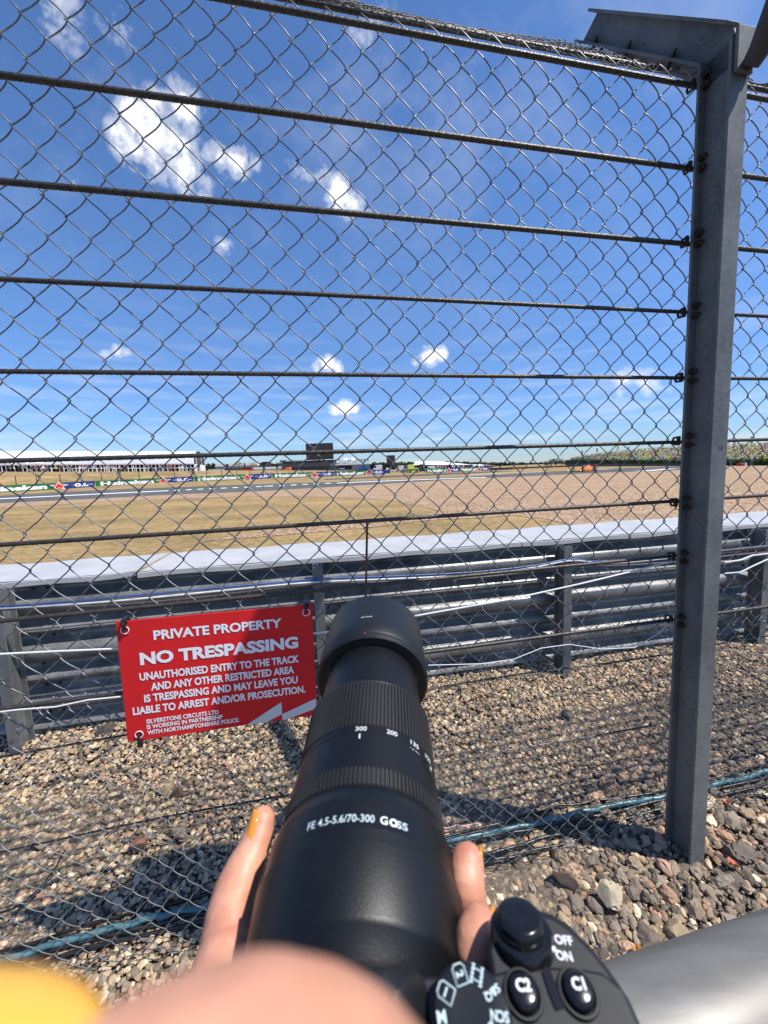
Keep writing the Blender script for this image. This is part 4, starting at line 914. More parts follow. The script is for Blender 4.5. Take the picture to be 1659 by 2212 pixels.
def build_marquee():
    E = [dep(-90, 1005.5, 112), dep(419, 1002.5, 118)]; Rg = [dep(-90, 974.3, 120), dep(429, 974.6, 126)]
    root = empty('marquee', (E[0]+E[1])/2*A(1, 1, 0)+A(0, 0, float(gz(*((E[0]+E[1])/2)[:2]))), 'long white marquee on the grass bank with an arched dark gable at its right end', 'marquee')
    def arc(e, r, n=10):
        b = r*2-e; b = b*A(1, 1, 0)+A(0, 0, e[2]); out = []
        for i in range(n+1):
            a = math.pi*i/n; c = (e+b)/2; out.append(c+(e-b)/2*math.cos(a)*A(1, 1, 0)+ZV*(r[2]-e[2])*math.sin(a)**.8)
        return out
    a0, a1 = arc(E[0], Rg[0]), arc(E[1], Rg[1])
    mb = MB(); mb.loft([np.array(a0), np.array(a1)], cap=False, close=False); mb.build('roof', 'tent', root, smooth=30)
    X = (E[1]-E[0])/np.linalg.norm(E[1]-E[0])
    mb = MB(); mb.add([p+X*.02 for p in a1], [tuple(range(len(a1)))]); g = mb.build('gable', 'tentgrey', root)
    for f in (.35, .62):
        mb = MB(); i = int(f*10); mb.tube([a1[i]+X*.05, A(*a1[i])*A(1, 1, 0)+A(0, 0, E[1][2])+X*.05], .10, 5); mb.build('gable_pole', 'tent', g)
    mb = MB(); z1 = float(gz(*a1[0][:2]))-.3
    for p, q in ((a1[0], a1[-1]),):
        mb.prism([p*A(1, 1, 0)+A(0, 0, z1), q*A(1, 1, 0)+A(0, 0, z1), q, p], X*.08)
    mb.build('end_wall', 'tent', root)
    Yd = A(-X[1], X[0], 0)
    mb = MB(); mb.prism([E[0]+Yd*4.5-ZV*6, E[1]+Yd*4.5-ZV*5, E[1]+Yd*4.5, E[0]+Yd*4.5], Yd*.2); mb.build('interior_shade', 'dark', root)  # dark sheet standing in for the shaded inside of the marquee
    mb = MB(); mb.prism([E[0]-ZV*.05, E[1]-ZV*.05, E[1]+ZV*.32, E[0]+ZV*.32], Yd*.05); mb.build('valance', 'tent', root)
    n = 58
    for k in range(n+1):
        p = E[0]+(E[1]-E[0])*k/n; z = float(gz(p[0], p[1])); mb = MB(); mb.box(A(p[0], p[1], (p[2]+z)/2-.1)+Yd*.2, (.20, .16, p[2]-z+.3), (X, Yd, ZV)); mb.build('post', 'tent', root)
build_marquee()
def gpt(u, t): p = dep(u, 1010, t); return A(p[0], p[1], float(gz(p[0], p[1])))
def build_rail():
    P = [gpt(u, 106+u*.012)+A(0, 0, .95) for u in np.linspace(70, 430, 37)]; mb = MB(); root = empty('railing', P[18]-A(0, 0, .95), 'white post and rail fence in front of the marquee', 'railing')
    mb.tube(P, .075, 5); mb.build('top_rail', 'tent', root)
    for p in P[::2]: mb = MB(); mb.box(p-A(0, 0, .5), (.11, .11, 1.0)); mb.build('post', 'tent', root)
build_rail()
def copy_tree(o, parent=None):
    c = o.copy(); COL.objects.link(c); c.parent = parent
    for ch in list(o.children): copy_tree(ch, c)
    return c
def parasol():
    root = empty('parasol', (0, 0, 0), 'x', 'parasol', 'white parasols on the terrace by the marquee'); mb = MB()
    mb.lathe((0, 0, 0), ZV, XV, [(2.15, 2.0), (2.2, 2.0), (2.6, 1.1), (3.0, .05)], 8); mb.build('canopy', 'tent', root); mb = MB(); mb.tube([(0, 0, 0), (0, 0, 2.9)], .05, 6); mb.build('pole', 'tent', root); return root
pz = parasol(); first = True
for u, t, lb in ((12, 103, 'leftmost white parasol in front of the marquee'), (48, 103.5, 'middle one of the three overlapping white parasols before the marquee'), (80, 104, 'right one of the three overlapping white parasols before the marquee'), (145, 104, 'white parasol standing alone before the marquee')):
    o = pz if first else copy_tree(pz); first = False; o.location = tuple(gpt(u, t)); o['label'] = lb
def person_mesh(top, legs, seed):
    g = random.Random(seed); mb = MB(); R_ = [(0, .13, .10, 0), (.08, .10, .08, 0), (.45, .13, .10, 0), (.84, .17, .12, 0), (.92, .18, .12, 1), (1.10, .17, .11, 1), (1.34, .23, .12, 1), (1.43, .17, .09, 1), (1.48, .06, .06, 2), (1.53, .07, .075, 2), (1.62, .085, .095, 2), (1.70, .075, .085, 2), (1.75, .03, .03, 2)]
    ns = 10; a = np.arange(ns)*2*math.pi/ns; rings = [np.c_[np.cos(a)*w, np.sin(a)*d, np.full(ns, z)] for z, w, d, _ in R_]
    for k in range(len(rings)-1): mb.m = R_[k+1][3] if k < 7 else 2; mb.loft(rings[k:k+2], cap=(k in (0, len(rings)-2)))
    mb.m = 1
    for sx in (-1, 1): mb.tube([(sx*.20, 0, 1.38), (sx*.27, .03, 1.12), (sx*(.24+.1*g.random()), -.10-.15*g.random(), .90)], [.06, .05, .04], 6)
    return mb.build('person', [MT[legs], MT[top], MT['skin']], smooth=60, base=(0, 0, 0))
PK = [('c_white', 'c_navy', 'white top and dark trousers'), ('c_red', 'c_grey', 'dark red top and grey trousers'), ('c_black', 'c_black', 'black clothes'), ('c_white', 'c_tan', 'white top and tan shorts'), ('c_pink', 'c_white', 'pink top and white trousers'), ('c_navy', 'c_tan', 'navy top and tan trousers'), ('c_yellow', 'c_navy', 'yellow top and navy trousers'), ('c_red', 'c_black', 'dark red top and black trousers')]
def crowd_people():
    protos = [person_mesh(t, l, i) for i, (t, l, _) in enumerate(PK)]; used = set(); g = random.Random(4)
    for u in sorted([g.uniform(2, 428) for _ in range(62)]):
        k = g.choice([0, 0, 0, 1, 2, 2, 3, 4, 5, 5, 7, 6]); o = protos[k] if k not in used else protos[k].copy()
        if k in used: COL.objects.link(o)
        used.add(k); t = g.choice([101.5, 103, 104.8, 107.6, 110])+g.uniform(-.4, .4); p = gpt(u, t+u*.010); o.location = tuple(p); o.rotation_euler = (0, 0, g.uniform(0, 6.28)); o.scale = (1, 1, g.uniform(.9, 1.06))
        tag(o, 'spectator in '+PK[k][2]+' outside the long marquee', 'person', 'spectators in '+PK[k][2]+' outside the marquee')
    for k, o in enumerate(protos):
        if k not in used: bpy.data.objects.remove(o)
crowd_people()
def marshal():
    o = person_mesh('c_orange', 'c_orange', 99); o.location = tuple(dep(5, 1063, 67)+A(0, 0, 0)); tag(o, 'marshal in orange overalls standing behind the board at the far left', 'person')
marshal()
def debris_fence():
    us = [30, 76, 128, 175, 219, 261, 302, 341.5, 379.5, 415.7, 450, 483, 516.6, 545, 575, 604]
    P = []
    for u in us:
        p, h = bline(u); q = p+A(-.5, .85, 0)*2.0; P.append(A(q[0], q[1], p[2]))
    root = empty('debris_fence', P[8], 'row of thin dark fence posts on the grass behind the advertising boards', 'fence')
    for p in P: mb = MB(); mb.box(p+A(0, 0, 1.25), (.09, .09, 2.9)); mb.build('post', 'steel_dark', root)
    for z in (1.2, 1.9, 2.6): mb = MB(); mb.tube([p+A(0, 0, z) for p in P], .008, 4); mb.build('wire', 'steel_dark', root)
debris_fence()
def fb(mb, u0, u1, v0, v1, t, d):
    """level box filling the frame u0..u1, v0..v1 at distance t, d metres deep"""
    c = dep((u0+u1)/2, (v0+v1)/2, t); return mb.box(c+YV*d/2, ((u1-u0)*t/FPX, d, (v1-v0)*t/FPX))
def big_screen(u0, u1, v0, v1, t, leg, label):
    b = dep((u0+u1)/2, leg, t); root = empty('video_screen', b, label, 'video screen'); mb = MB(); fb(mb, u0, u1, v0, v1, t, 1.0); cab = mb.build('cabinet', 'darkgrey', root)
    mb = MB(); fb(mb, u0+.8, u1-.8, v0+.8, v1-.8, t-.06, .05); mb.build('screen', 'screen', cab)
    mb = MB(); fb(mb, (u0+u1)/2-1.6, (u0+u1)/2+1.6, v1, leg+2, t+.3, .5); mb.build('mast', 'darkgrey', root)
big_screen(661, 719.5, 957.7, 992.4, 150, 1016, 'large dark video screen raised on a mast above the dark stand')
big_screen(835, 853.5, 983.5, 1003.5, 175, 1013, 'smaller brownish video screen standing between white parasols and vehicles')
def hall(name, label, cat, parts, base):
    b = dep(*base); root = empty(name, A(b[0], b[1], float(gz(b[0], b[1]))), label, cat)
    for nm, m, boxes in parts:
        mb = MB()
        for q in boxes: fb(mb, *q)
        mb.build(nm, m, root)
    return root
hall('spectator_stand', 'long dark scaffold stand behind the boards under the big screen', 'stand', [
    ('facade', 'darkgrey', [(609, 722, 999.5, 1021, 143, 3)]), ('terrace', 'dark', [(612, 722, 995, 999.4, 147, 4)]), ('roof_rail', 'tentgrey', [(606, 700, 993.6, 994.6, 142.8, .3)]),
    ('window_band', 'dark', [(620, 718, 1008.5, 1012, 142.9, .1)])], (665, 1015, 143))
hall('terrace_building', 'grey building with a pale flat roof terrace right of the big screen', 'building', [
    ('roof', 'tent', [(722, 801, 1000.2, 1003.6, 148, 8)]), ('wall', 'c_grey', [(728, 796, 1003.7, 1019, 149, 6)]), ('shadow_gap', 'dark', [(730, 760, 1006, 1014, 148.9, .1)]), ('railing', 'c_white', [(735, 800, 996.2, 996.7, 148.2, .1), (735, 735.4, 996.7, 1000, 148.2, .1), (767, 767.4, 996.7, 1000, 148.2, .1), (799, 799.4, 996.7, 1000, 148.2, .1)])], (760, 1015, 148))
def far_parasol(u, v0, v1, wd, t, label):
    k = t/FPX; b = dep(u, v1, t); root = empty('parasol', b, label, 'parasol', 'white parasols on the roof terrace'); mb = MB(); h = (v1-v0)*k
    mb.lathe(b, ZV, XV, [(h*.55, wd*k/2), (h*.58, wd*k/2), (h, .03)], 8); mb.build('canopy', 'tent', root); mb = MB(); mb.tube([b, b+ZV*h*.9], .05, 5); mb.build('pole', 'tent', root)
far_parasol(748, 988.5, 1000, 15, 150, 'left white parasol on the roof terrace'); far_parasol(762, 989, 1000, 15, 151, 'right white parasol on the roof terrace')
g = random.Random(8); tp0 = {}
for u in [726, 733, 739, 752, 757, 768, 771, 776, 781, 786, 789, 795]:
    k = g.choice([0, 2, 2, 5, 1]); o = person_mesh(PK[k][0], PK[k][1], k); b = dep(u, 1000.2, 149.5+g.uniform(0, 3)); o.location = tuple(b)
    tag(o, 'spectator in '+PK[k][2]+' on the roof terrace', 'person', 'people in '+PK[k][2]+' on the roof terrace')
def vehicle(name, u0, u1, v0, v1, t, col, label, cat, cab=.3, side=1, glass=True, stripe=None):
    k = t/FPX; L = (u1-u0)*k; H = (v1-v0)*k; W_ = 2.0; b = dep((u0+u1)/2, v1, t); root = empty(name, b, label, cat)
    r = .17*H
    prof = [(-.5, .14), (.5, .14), (.5, .5), (.5-cab*.25, .56), (.5-cab*.75, .96), (-.47, 1.0), (-.5, .9)]
    mb = MB(); mb.prism([b+XV*side*x*L+ZV*z*H for x, z in prof], YV*W_); body = mb.build('body', col, root, bevel=.06)
    mb = MB(); mb.prism([b-YV*.02+XV*side*x*L+ZV*z*H for x, z in ((.5-cab*.28, .60), (.5-cab*.74, .90), (.5-cab*1.15, .90), (.5-cab*1.15, .60))], YV*.03); mb.build('side_window', 'c_glass', body)
    if stripe: mb = MB(); mb.prism([b-YV*.025+XV*side*x*L+ZV*z*H for x, z in ((-.48, .30), (.45, .30), (.45, .46), (-.48, .46))], YV*.03); mb.build('stripe', stripe, body)
    for x in (-.32, .32):
        mb = MB(); mb.lathe(b+XV*x*L+ZV*r-YV*.05, YV, XV, [(0, r), (.25, r)], 14); w = mb.build('wheel', 'dark', root, smooth=40)
        mb = MB(); mb.lathe(b+XV*x*L+ZV*r-YV*.07, YV, XV, [(0, r*.5), (.03, r*.5)], 10); mb.build('rim', 'c_grey', w)
vehicle('van', 806, 826, 1004.5, 1019, 128, 'c_white', 'white camper van behind the right end of the long row of boards', 'van', .3, -1)
vehicle('tow_truck', 834, 851, 1010.5, 1020.5, 120, 'c_white', 'low white truck beside the blue skip under the small screen', 'truck', .5, 1)
vehicle('van', 855, 873, 1006, 1019, 122, 'c_white', 'white panel van left of the grey truck cab', 'van', .3, -1)
vehicle('truck', 870.5, 883, 1005, 1021, 118, 'c_grey', 'tall grey white truck cab between white van and yellow ambulance', 'truck', .6, -1)
vehicle('ambulance', 882, 905, 1003.5, 1021.5, 114, 'c_yellow', 'bright yellow ambulance with green chequers parked among the vehicles', 'ambulance', .35, 1, stripe='lgreen')
vehicle('car', 906, 920, 1011, 1019.5, 118, 'c_black', 'black car right of the yellow ambulance', 'car', .4, 1)
vehicle('ambulance', 924, 948, 1006.5, 1017, 132, 'c_white', 'white ambulance with yellow stripe behind the farthest boards', 'ambulance', .3, 1, stripe='c_yellow')
vehicle('car', 612, 627, 1009.5, 1017, 138, 'c_orange', 'yellow orange car parked in front of the dark stand', 'car', .4, -1)
hall('skip', 'dark blue skip at the end of the row of boards', 'skip', [('bin', 'blue', [(829, 843, 1016.5, 1024.5, 112, 2)]), ('lid', 'dark', [(828.5, 843.5, 1015.6, 1016.4, 112, 2.1)])], (836, 1022, 112))
hall('portable_toilet', 'bright blue portable toilet behind the boards', 'toilet', [('cabin', 'c_blue', [(733, 743, 1012.4, 1022, 132, 1.2)]), ('roof', 'c_white', [(732.6, 743.4, 1011.4, 1012.3, 131.9, 1.3)]), ('door', 'c_blue', [(735, 741, 1013.5, 1022, 131.9, .05)])], (738, 1018, 132))
hall('trailer', 'blue covered trailer in front of the terrace building', 'trailer', [('cover', 'c_blue', [(774, 799, 1006.5, 1013.5, 140, 2.2)]), ('chassis', 'dark', [(776, 797, 1013.6, 1015.4, 140, 2)])], (786, 1012, 140))
hall('dark_shed', 'dark shed under the small video screen', 'shed', [('wall', 'dark', [(829, 852, 1006, 1015, 176, 3)]), ('roof', 'darkgrey', [(828, 853, 1005, 1005.9, 175.9, 3.2)])], (840, 1011, 176))  # dark structure below the small screen, built as a shed
hall('tent', 'row of low white tents far behind, right of the marquee', 'tent', [('roof', 'tent', [(462, 553, 1001.5, 1006.5, 190, 8)]), ('wall', 'c_grey', [(465, 551, 1006.6, 1011, 190.5, 6)])], (505, 1008, 190))
hall('wall', 'low white wall right of the marquee', 'wall', [('panel', 'c_white', [(451, 484, 1014.5, 1022, 128, .3)]), ('coping', 'tent', [(450.5, 484.5, 1013.6, 1014.4, 127.9, .5)])], (467, 1018, 128))
hall('tent', 'low dark red tent with a flat top', 'tent', [('canopy', 'c_red', [(518, 544, 1013, 1018.5, 134, 3)]), ('frame', 'c_white', [(519, 520, 1018.6, 1021, 134, .2), (542, 543, 1018.6, 1021, 134, .2)])], (531, 1016, 134))
hall('tent', 'long white tents between the red tent and the dark stand', 'tent', [('roof', 'tent', [(546, 612, 1008.5, 1013, 150, 6)]), ('wall', 'c_white', [(548, 610, 1013.1, 1018.5, 150.5, 5)])], (580, 1014, 150))
hall('container', 'black block building behind the white tents', 'building', [('wall', 'dark', [(562, 580, 998.6, 1008.4, 185, 5)]), ('roof', 'darkgrey', [(566, 578, 997.4, 998.5, 185, 4)])], (571, 1004, 185))
def big_tent(u0, u1, um, vt, ve, vb, t, label):
    k = t/FPX; X0, X1 = dep(u0, ve, t), dep(u1, ve, t); b = dep((u0+u1)/2, vb, t); root = empty('marquee', b, label, 'marquee'); D = 14
    r0, r1 = dep(u0+(um-u0)*.22, vt, t+D/2), dep(u1-(u1-um)*.6, vt, t+D/2)
    mb = MB(); mb.add([X0, X1, r1, r0, X0+YV*D, X1+YV*D], [(0, 1, 2, 3), (3, 2, 5, 4), (1, 5, 2), (0, 3, 4)]); mb.build('roof', 'tent', root)
    mb = MB(); fb(mb, u0+1, u1-1, ve+.2, vb, t+3, .3); mb.build('interior_shade', 'dark', root)  # shade under the open tent, put in as a dark sheet
    n = 7
    for i in range(n): mb = MB(); fb(mb, u0+(u1-u0)*i/(n-1)-.5, u0+(u1-u0)*i/(n-1)+.5, ve, vb+.6, t, .3); mb.build('post', 'tent', root)
big_tent(895, 1021, 905, 996.6, 1004, 1011.5, 185, 'white pitched marquee with open sides behind the ambulances')
big_tent(1019, 1068, 1024, 1003, 1006, 1010, 230, 'small low white tent right of the pitched marquee')
g = random.Random(12)
for u in [g.uniform(945, 1062) for _ in range(34)]:
    k = g.choice([0, 0, 1, 2, 3, 4, 5]); o = person_mesh(PK[k][0], PK[k][1], k); b = dep(u, 1013.8-(u-945)*.012, g.uniform(150, 165)); b[2] = min(b[2], 1.0); o.location = tuple(b)
    tag(o, 'spectator in '+PK[k][2]+' behind the farthest boards', 'person', 'spectators in '+PK[k][2]+' behind the farthest boards')
def fence_run(name, label, m, u0, u1, v0, v1, t, cat='barrier'):
    b = dep((u0+u1)/2, v1, t); root = empty(name, b, label, cat); mb = MB(); fb(mb, u0, u1, v0, v1+.6, t, .6); mb.build('panel', m, root)
    for i in range(5): u = u0+(u1-u0)*i/4; mb = MB(); fb(mb, u-.35, u+.35, v0-.6, v1+.6, t-.1, .15); mb.build('post', 'dark', root)
fence_run('tyre_barrier', 'dark grey tyre barrier at the right end of the boards', 'c_black', 1058, 1107, 1010.2, 1015.6, 118)
fence_run('tyre_barrier', 'orange brown run of barrier beyond the track', 'c_brown', 1107, 1137, 1008.8, 1014, 122)
fence_run('tyre_barrier', 'dark barrier with red patches left of the racing car', 'c_black', 1138, 1243, 1006.8, 1011.5, 128)
for u in (1165, 1196, 1214): hall('marker_block', 'small red block on top of the dark barrier', 'block', [('body', 'c_red', [(u, u+7, 1006.6, 1009.5, 127.3, .4)]), ('base', 'c_white', [(u+.5, u+3, 1009.6, 1010.6, 127.3, .4)])], (u+3, 1009, 127))['group'] = 'small red blocks on the dark barrier'

# ------------------------------------------------------------------ trees
def leaves(P, size, m, name, parent):
    n = len(P); q = rot_many(n); s = size*rng.uniform(.6, 1.3, (n, 1, 1)); c = np.array([(-1, -.6, 0), (1, -.6, 0), (1, .6, 0), (-1, .6, 0)])[None]*s
    V = np.einsum('nij,nkj->nki', q, c)+P[:, None]; b = parent.location
    return np_mesh(name, V.reshape(-1, 3), np.arange(4*n).reshape(n, 4), m, parent, False, (b[0], b[1], b[2]))
def tree(u, vt, vb, wd, t, m, label, n=500, trunk=.25, group=None, cat='tree', name='tree'):
    k = t/FPX; b = dep(u, vb, t); H = (vb-vt)*k; Wm = wd*k/2; root = empty(name, b, label, cat, group)
    mb = MB(); mb.tube([b-ZV*.3, b+ZV*H*.4, b+ZV*H*.8+XV*.1*Wm], [H*.035, H*.025, H*.01], 6)
    for a in range(4): mb.tube([b+ZV*H*(.3+.08*a), b+ZV*H*(.6+.06*a)+A(math.cos(a*1.9), math.sin(a*1.9), 0)*Wm*.6], [H*.015, H*.006], 5)
    mb.build('trunk', 'trunk', root)
    cs = rng.normal(0, .45, (9, 3)); cs[:, 2] = rng.uniform(-.5, .75, 9); i = rng.integers(0, 9, n); p = cs[i]+rng.normal(0, .26, (n, 3)); r = np.linalg.norm(p, axis=1, keepdims=True); p = p/np.maximum(r/1.0, 1)
    P = b+ZV*H*(trunk+(1-trunk)/2)+p*A(Wm, Wm, H*(1-trunk)/2); leaves(P, max(H*.035, .10), m, 'crown', root)
tree(612, 993, 1012, 16, 165, 'leaf', 'bushy green tree at the left end of the dark stand'); tree(680, 994, 1010, 34, 160, 'leaf', 'broad green tree behind the stand under the big screen', 700)
tree(491, 1002.5, 1013, 7, 140, 'leaf2', 'small round dark tree before the low white tents'); tree(453, 1001, 1015, 10, 150, 'leaf', 'green tree beside the marquee gable'); tree(462, 1000, 1016, 7, 150, 'leaf2', 'narrow dark green tree beside the marquee gable')
tree(517, 997, 1015, 15, 165, 'leaf3', 'pale blossom coloured tree left of the dark feather flag'); tree(546, 996.5, 1014, 18, 168, 'leaf3', 'pale blossom coloured tree right of the dark feather flag')
tree(909, 1003, 1013.5, 13, 125, 'leaf2', 'round dark bush right of the yellow ambulance', trunk=.1)
for i, u in enumerate((1178, 1190, 1201, 1213, 1225)):
    tree(u, [995, 991, 989.5, 991, 994][i], 1008, 17, 150+i*2, 'leaf' if i % 2 else 'leaf2', ['leftmost tree of the clump left of the grandstand', 'second tree from the left in the clump before the grandstand', 'tallest tree in the middle of the clump left of the grandstand', 'fourth tree from the left in the clump before the grandstand', 'tree of the clump nearest to the grandstand'][i], 420, .1, 'clump of trees left of the grandstand')
def feather_flag(u, v0, v1, t, label):
    k = t/FPX; b = dep(u, v1, t); H = (v1-v0)*k; root = empty('feather_flag', b, label, 'flag'); mb = MB(); mb.tube([b, b+ZV*H], .03, 5); mb.build('pole', 'steel_dark', root)
    mb = MB(); mb.prism([b+ZV*H*.15+XV*.03, b+ZV*H*.2+XV*.55, b+ZV*H*.8+XV*.6, b+ZV*H+XV*.1], YV*.02); mb.build('cloth', 'c_black', root)
feather_flag(527.5, 998.5, 1015, 150, 'dark feather flag between two pale trees'); feather_flag(597.5, 998, 1016, 145, 'black feather flag left of the dark stand')
def woodland():
    P = []
    for u, top, t in [(u, np.interp(u, [380, 600, 860, 960, 1060, 1170, 1260], [1006, 1003, 999.8, 998.8, 1000.8, 1001.5, 999])+1.2*math.sin(u*.31)+.8*math.sin(u*.83+1), 620+60*math.sin(u*.05)) for u in np.arange(380, 1262, 1.0)]:
        a = dep(u, top, t); z = np.random.default_rng(int(u)).uniform(0, 1, 26)**.8; q = np.repeat(a[None], 26, 0); q[:, 2] = -.5+(a[2]+.5)*z; q[:, 0] += rng.normal(0, .8, 26); q[:, 1] += rng.uniform(0, 14, 26); P.append(q)
    P = np.vstack(P); n = len(P); q = rot_many(n); s = rng.uniform(.8, 1.9, (n, 1, 1)); c = np.array([(-1, -.7, 0), (1, -.7, 0), (1, .7, 0), (-1, .7, 0)])[None]*s
    o = np_mesh('woodland', (np.einsum('nij,nkj->nki', q, c)+P[:, None]).reshape(-1, 3), np.arange(4*n).reshape(n, 4), 'leaf2', None, False); tag(o, 'distant dark green belt of trees along the horizon', 'woodland', kind='stuff')
woodland()

# ------------------------------------------------------------------ grandstand on the right
def gfront(u, back=0.0, z=0.0):
    p = atz(u, np.interp(u, [1160, 1237, 1480, 1659, 1900], [1008.2, 1007.6, 1006.6, 1006, 1005])); r = p*A(1, 1, 0); r /= np.linalg.norm(r); return A(p[0], p[1], 0)+r*back+ZV*z
def vz(u, v, p):   # height of the point above p that shows at row v
    t = (p-EYEP)@FW; return dep(u, v, t)[2]
def build_stand():
    us = np.linspace(1232, 1860, 44); top = np.interp(us, [1232, 1237, 1277, 1326, 1383, 1480, 1659, 1860], [992, 991, 984.5, 978, 974, 968, 963.5, 960])
    root = empty('grandstand', gfront(1480), 'grandstand packed with spectators above a hedge on the right', 'grandstand')
    F0, B0_ = [], []
    for u, vt in zip(us, top):
        k = (us.tolist().index(u)); f = gfront(u, 2.2); bk = gfront(u, 2.2+8*np.clip((992-vt)/20, .15, 1.2)); f[2] = vz(u, 994.5, f); bk[2] = vz(u, vt, bk); F0.append(f); B0_.append(bk)
    mb = MB(); mb.loft([np.array(F0), np.array(B0_)], cap=False, close=False); mb.build('seating_deck', 'c_grey', root)
    mb = MB(); mb.loft([np.array(B0_)+ZV*.05, np.array(B0_)*A(1, 1, 0)], cap=False, close=False); mb.build('rear_wall', 'darkgrey', root)
    mb = MB(); mb.tube([p+ZV*.5 for p in B0_], .035, 4); rr = mb.build('rear_rail', 'steel_dark', root)
    for p in B0_[::2]: mb = MB(); mb.tube([p, p+ZV*.5], .03, 4); mb.build('rail_post', 'steel_dark', rr)
    # crowd
    V, Fc, C = [], [], []; tv, tf = ico(0); n = 0
    cols = np.array([(.70, .78, .12), (.62, .72, .12), (.72, .70, .66), (.74, .74, .74), (.55, .33, .27), (.16, .10, .10), (.05, .06, .10), (.60, .36, .30), (.35, .08, .08), (.10, .14, .30)]); w = np.array([.26, .16, .13, .13, .06, .08, .10, .04, .02, .02])
    for _ in range(3000):
        a = rng.uniform(0, len(us)-1.001); i = int(a); f = a-i; g_ = rng.uniform(0, 1); p = (F0[i]*(1-f)+F0[i+1]*f)*(1-g_)+(B0_[i]*(1-f)+B0_[i+1]*f)*g_
        if rng.uniform() < .10: continue
        c = cols[rng.choice(10, p=w)]
        for dz, s3, cc in ((.20, (.19, .15, .24), c), (.52, (.10, .10, .12), (.55, .33, .25) if rng.uniform() < .6 else cols[rng.choice(10, p=w)])):
            V.append(tv*A(*s3)+p+ZV*dz); Fc.append(tf+n); n += 12; C.append(np.tile((*cc, 1), (12, 1)))
    b = root.location; m = mat('crowd_clothes', (1, 1, 1), .8, 0, .02, 1, attr='tint')
    o = np_mesh('crowd', np.vstack(V), np.vstack(Fc), m, root, False, (b[0], b[1], b[2])); o['kind'] = 'stuff'
    at = o.data.attributes.new('tint', 'FLOAT_COLOR', 'POINT'); at.data.foreach_set('color', np.vstack(C).astype(np.float32).ravel())
    # aisle / tunnel block
    return F0, B0_
SF, SB = build_stand()
def build_hedge():
    P = []
    for u in np.linspace(1222, 1860, 420):
        f = gfront(u, 1.2); z1 = vz(u, 993.5, f); z0 = .1; k = 16; q = np.repeat(f[None], k, 0); q[:, 2] = rng.uniform(z0, z1, k); r = f*A(1, 1, 0)/np.linalg.norm(f[:2]); q += r[None]*rng.uniform(-.4, .5, (k, 1)); P.append(q)
    root = empty('hedge', gfront(1480, 1.2), 'long clipped green hedge below the grandstand', 'hedge'); leaves(np.vstack(P), .16, 'hedge', 'foliage', root)
    mb = MB(); us = np.linspace(1222, 1860, 30); a = [gfront(u, 1.4) for u in us]; b = [gfront(u, 1.4)+ZV*(vz(u, 994, gfront(u, 1.4))) for u in us]; mb.loft([np.array(a), np.array(b)], cap=False, close=False); mb.build('inner_growth', 'leaf2', root)
build_hedge()
def stand_boards():
    us = [1222, 1262, 1300, 1340, 1384, 1424, 1466, 1520, 1566]
    for i, (a, b) in enumerate(zip(us[:-1], us[1:])):
        p, q = gfront(a+.6), gfront(b-.6); za, zb = vz(a, 1001.5, p), vz(b, 1001.2, q)
        root = empty('banner', (p+q)/2, 'x', 'banner', 'black banners below the grandstand hedge'); d = (q-p)/np.linalg.norm(q-p); nn = A(d[1], -d[0], 0); nn = nn if nn[1] < 0 else -nn
        root['label'] = ['black banner at the far left end of the grandstand hedge', 'second black banner from the left below the hedge', 'third black banner from the left below the hedge', 'fourth black banner from the left below the hedge', 'black banner third to the left of the fence post', 'black banner second to the left of the fence post', 'black banner just left of the fence post', 'black banner right of the fence post'][i]
        mb = MB(); mb.prism([p, q, q+ZV*zb, p+ZV*za], nn*-.1); mb.build('panel', 'c_black', root)
        mb = MB(); L = np.linalg.norm(q-p)
        for k in range(6): c = p+d*L*(.2+.1*k)+nn*.02+ZV*(za+zb)/4; mb.box(c, (L*.06, .01, za*.22), (d, nn, ZV))
        mb.build('lettering', 'c_grey', root)
stand_boards()
def stand_flag(u, v0, v1, i):
    j = np.interp(u, np.linspace(1232, 1860, 44), np.arange(44)); k = int(min(j, 42)); p = SB[k]*(1-(j-k))+SB[k+1]*(j-k); z1 = vz(u, v0, p); zb = vz(u, v1, p)
    root = empty('flag', p, 'x', 'flag', 'banner flags along the top of the grandstand'); mb = MB(); mb.tube([p, A(p[0], p[1], z1)], .02, 5); mb.build('pole', 'steel_dark', root)
    w = (v1-v0)*.36*((p-EYEP)@FW)/FPX; mb = MB(); mb.prism([A(p[0], p[1], zb), A(p[0]+w, p[1]-.1, zb-.1), A(p[0]+w, p[1]-.1, z1), A(p[0], p[1], z1)], YV*.02); mb.build('cloth', ['c_grey', 'c_tan', 'c_yellow'][i % 3], root)
    return root
FL = ['leftmost flag on the grandstand', 'second flag from the left on the grandstand', 'third flag from the left on the grandstand', 'fourth flag from the left on the grandstand', 'fifth flag from the left on the grandstand', 'sixth flag from the left, left of the fence post', 'first flag right of the fence post', 'second flag right of the fence post', 'flag at the right edge of the photo']
for i, (u, a, b) in enumerate(((1255, 974, 984), (1287.5, 968.5, 976.5), (1331.5, 961.5, 972), (1355.5, 965, 971), (1400, 956, 963), (1427, 954.5, 965), (1581, 947, 958), (1617.5, 943.5, 957), (1653, 945, 952))): stand_flag(u, a, b, i)['label'] = FL[i]
hall('barrier_block', 'red and white block at the end of the banners right of the fence post', 'block', [('red_face', 'c_red', [(1602, 1609, 1000.5, 1006.2, 57, .8)]), ('white_face', 'c_white', [(1609.2, 1614, 999.5, 1006.2, 57, .8)])], (1608, 1004, 57))
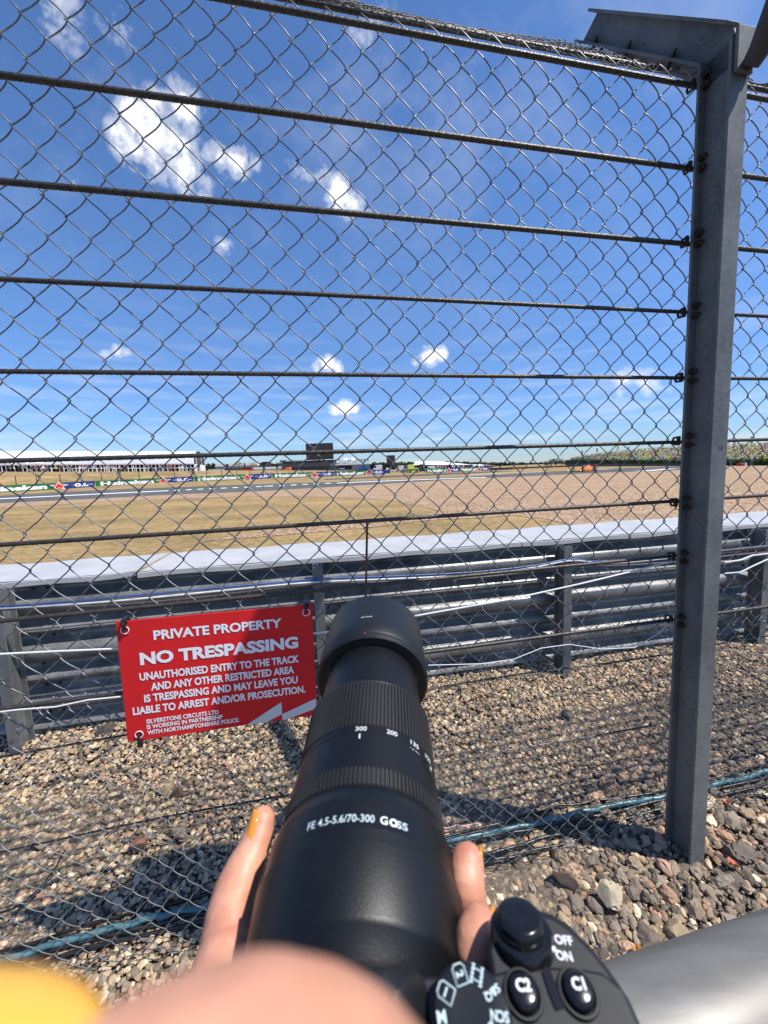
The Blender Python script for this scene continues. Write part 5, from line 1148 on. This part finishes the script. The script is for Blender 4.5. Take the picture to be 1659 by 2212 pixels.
hall('digger', 'yellow digger in front of the hedge at the right edge', 'digger', [('cab', 'c_orange', [(1630, 1638, 996, 1002, 57.5, 1)]), ('engine', 'c_orange', [(1626, 1643, 1001.5, 1004.4, 57.4, 1.2)]), ('track', 'dark', [(1625, 1644, 1004.3, 1006.4, 57.3, 1.3)])], (1634, 1003, 57))

# ------------------------------------------------------------------ racing car on the far side of the track
def racing_car():
    c = ong(1262, 1018.6)*A(1, 1, 0)+ZV*.03; h = A(-.83, -.56, 0); h /= np.linalg.norm(h); s = A(-h[1], h[0], 0); root = empty('racing_car', c, 'orange and dark blue open wheel racing car coming along the track', 'racing car')
    def P(x, y, z): return c+h*x+s*y+ZV*z
    def ring(x, w, z0, z1): return np.array([P(x, -w, z0), P(x, w, z0), P(x, w, (z0+z1)/2), P(x, w*.6, z1), P(x, -w*.6, z1), P(x, -w, (z0+z1)/2)])
    mb = MB(); mb.loft([ring(2.7, .08, .18, .28), ring(1.8, .18, .15, .42), ring(.9, .33, .10, .62), ring(.3, .40, .08, .68), ring(-.2, .72, .08, .70), ring(-.9, .62, .08, .92), ring(-1.7, .32, .1, .62), ring(-2.3, .14, .12, .4)]); body = mb.build('body', 'c_orange', root, smooth=40)
    mb = MB(); mb.loft([ring(.35, .18, .66, .70), ring(-.15, .2, .66, .92), ring(-.6, .15, .66, 1.02), ring(-1.4, .05, .66, .9)]); mb.build('engine_cover', 'c_navy', body, smooth=40)
    mb = MB(); mb.box(P(-.2, 0, .06), (3.6, 1.5, .05), (h, s, ZV)); mb.build('floor', 'dark', body)
    mb = MB(); mb.box(P(2.75, 0, .16), (.5, 1.95, .04), (h, s, ZV)); mb.box(P(2.62, 0, .25), (.25, 1.7, .03), (h, s, ZV))
    for y in (-.97, .97): mb.box(P(2.7, y, .25), (.5, .03, .24), (h, s, ZV))
    mb.build('front_wing', 'c_yellow', root)
    mb = MB(); mb.box(P(-2.45, 0, .9), (.35, 1.0, .05), (h, s, ZV)); mb.box(P(-2.55, 0, .78), (.3, 1.0, .04), (h, s, ZV))
    for y in (-.52, .52): mb.box(P(-2.45, y, .7), (.55, .03, .5), (h, s, ZV))
    mb.build('rear_wing', 'c_red', root)
    mb = MB(); mb.tube([P(.62, 0, .62), P(.5, 0, .86), P(.2, .22, .90), P(-.15, .24, .80)], .035, 6); mb.tube([P(.5, 0, .86), P(.2, -.22, .90), P(-.15, -.24, .80)], .035, 6); mb.build('halo', 'dark', root)
    mb = MB(); mb.ball(P(.15, 0, .80), .14, 12, 8); mb.build('helmet', 'c_yellow', root, smooth=60)
    for x, w in ((1.75, .30), (-1.75, .38)):
        for y in (-.78, .78):
            mb = MB(); mb.lathe(P(x, y-w/2, .35), s, h, [(0, .29), (.04, .35), (w-.04, .35), (w, .29)], 20); t = mb.build('wheel', 'dark', root, smooth=40)
            mb = MB(); mb.lathe(P(x, y-w/2-.01, .35), s, h, [(0, .2), (w+.02, .2)], 12); mb.build('rim', 'c_grey', t)
            mb = MB(); mb.tube([P(x, y*.75, .35), P(x-.15, .2*np.sign(y), .42)], .025, 5); mb.build('suspension_arm', 'dark', root)
racing_car()
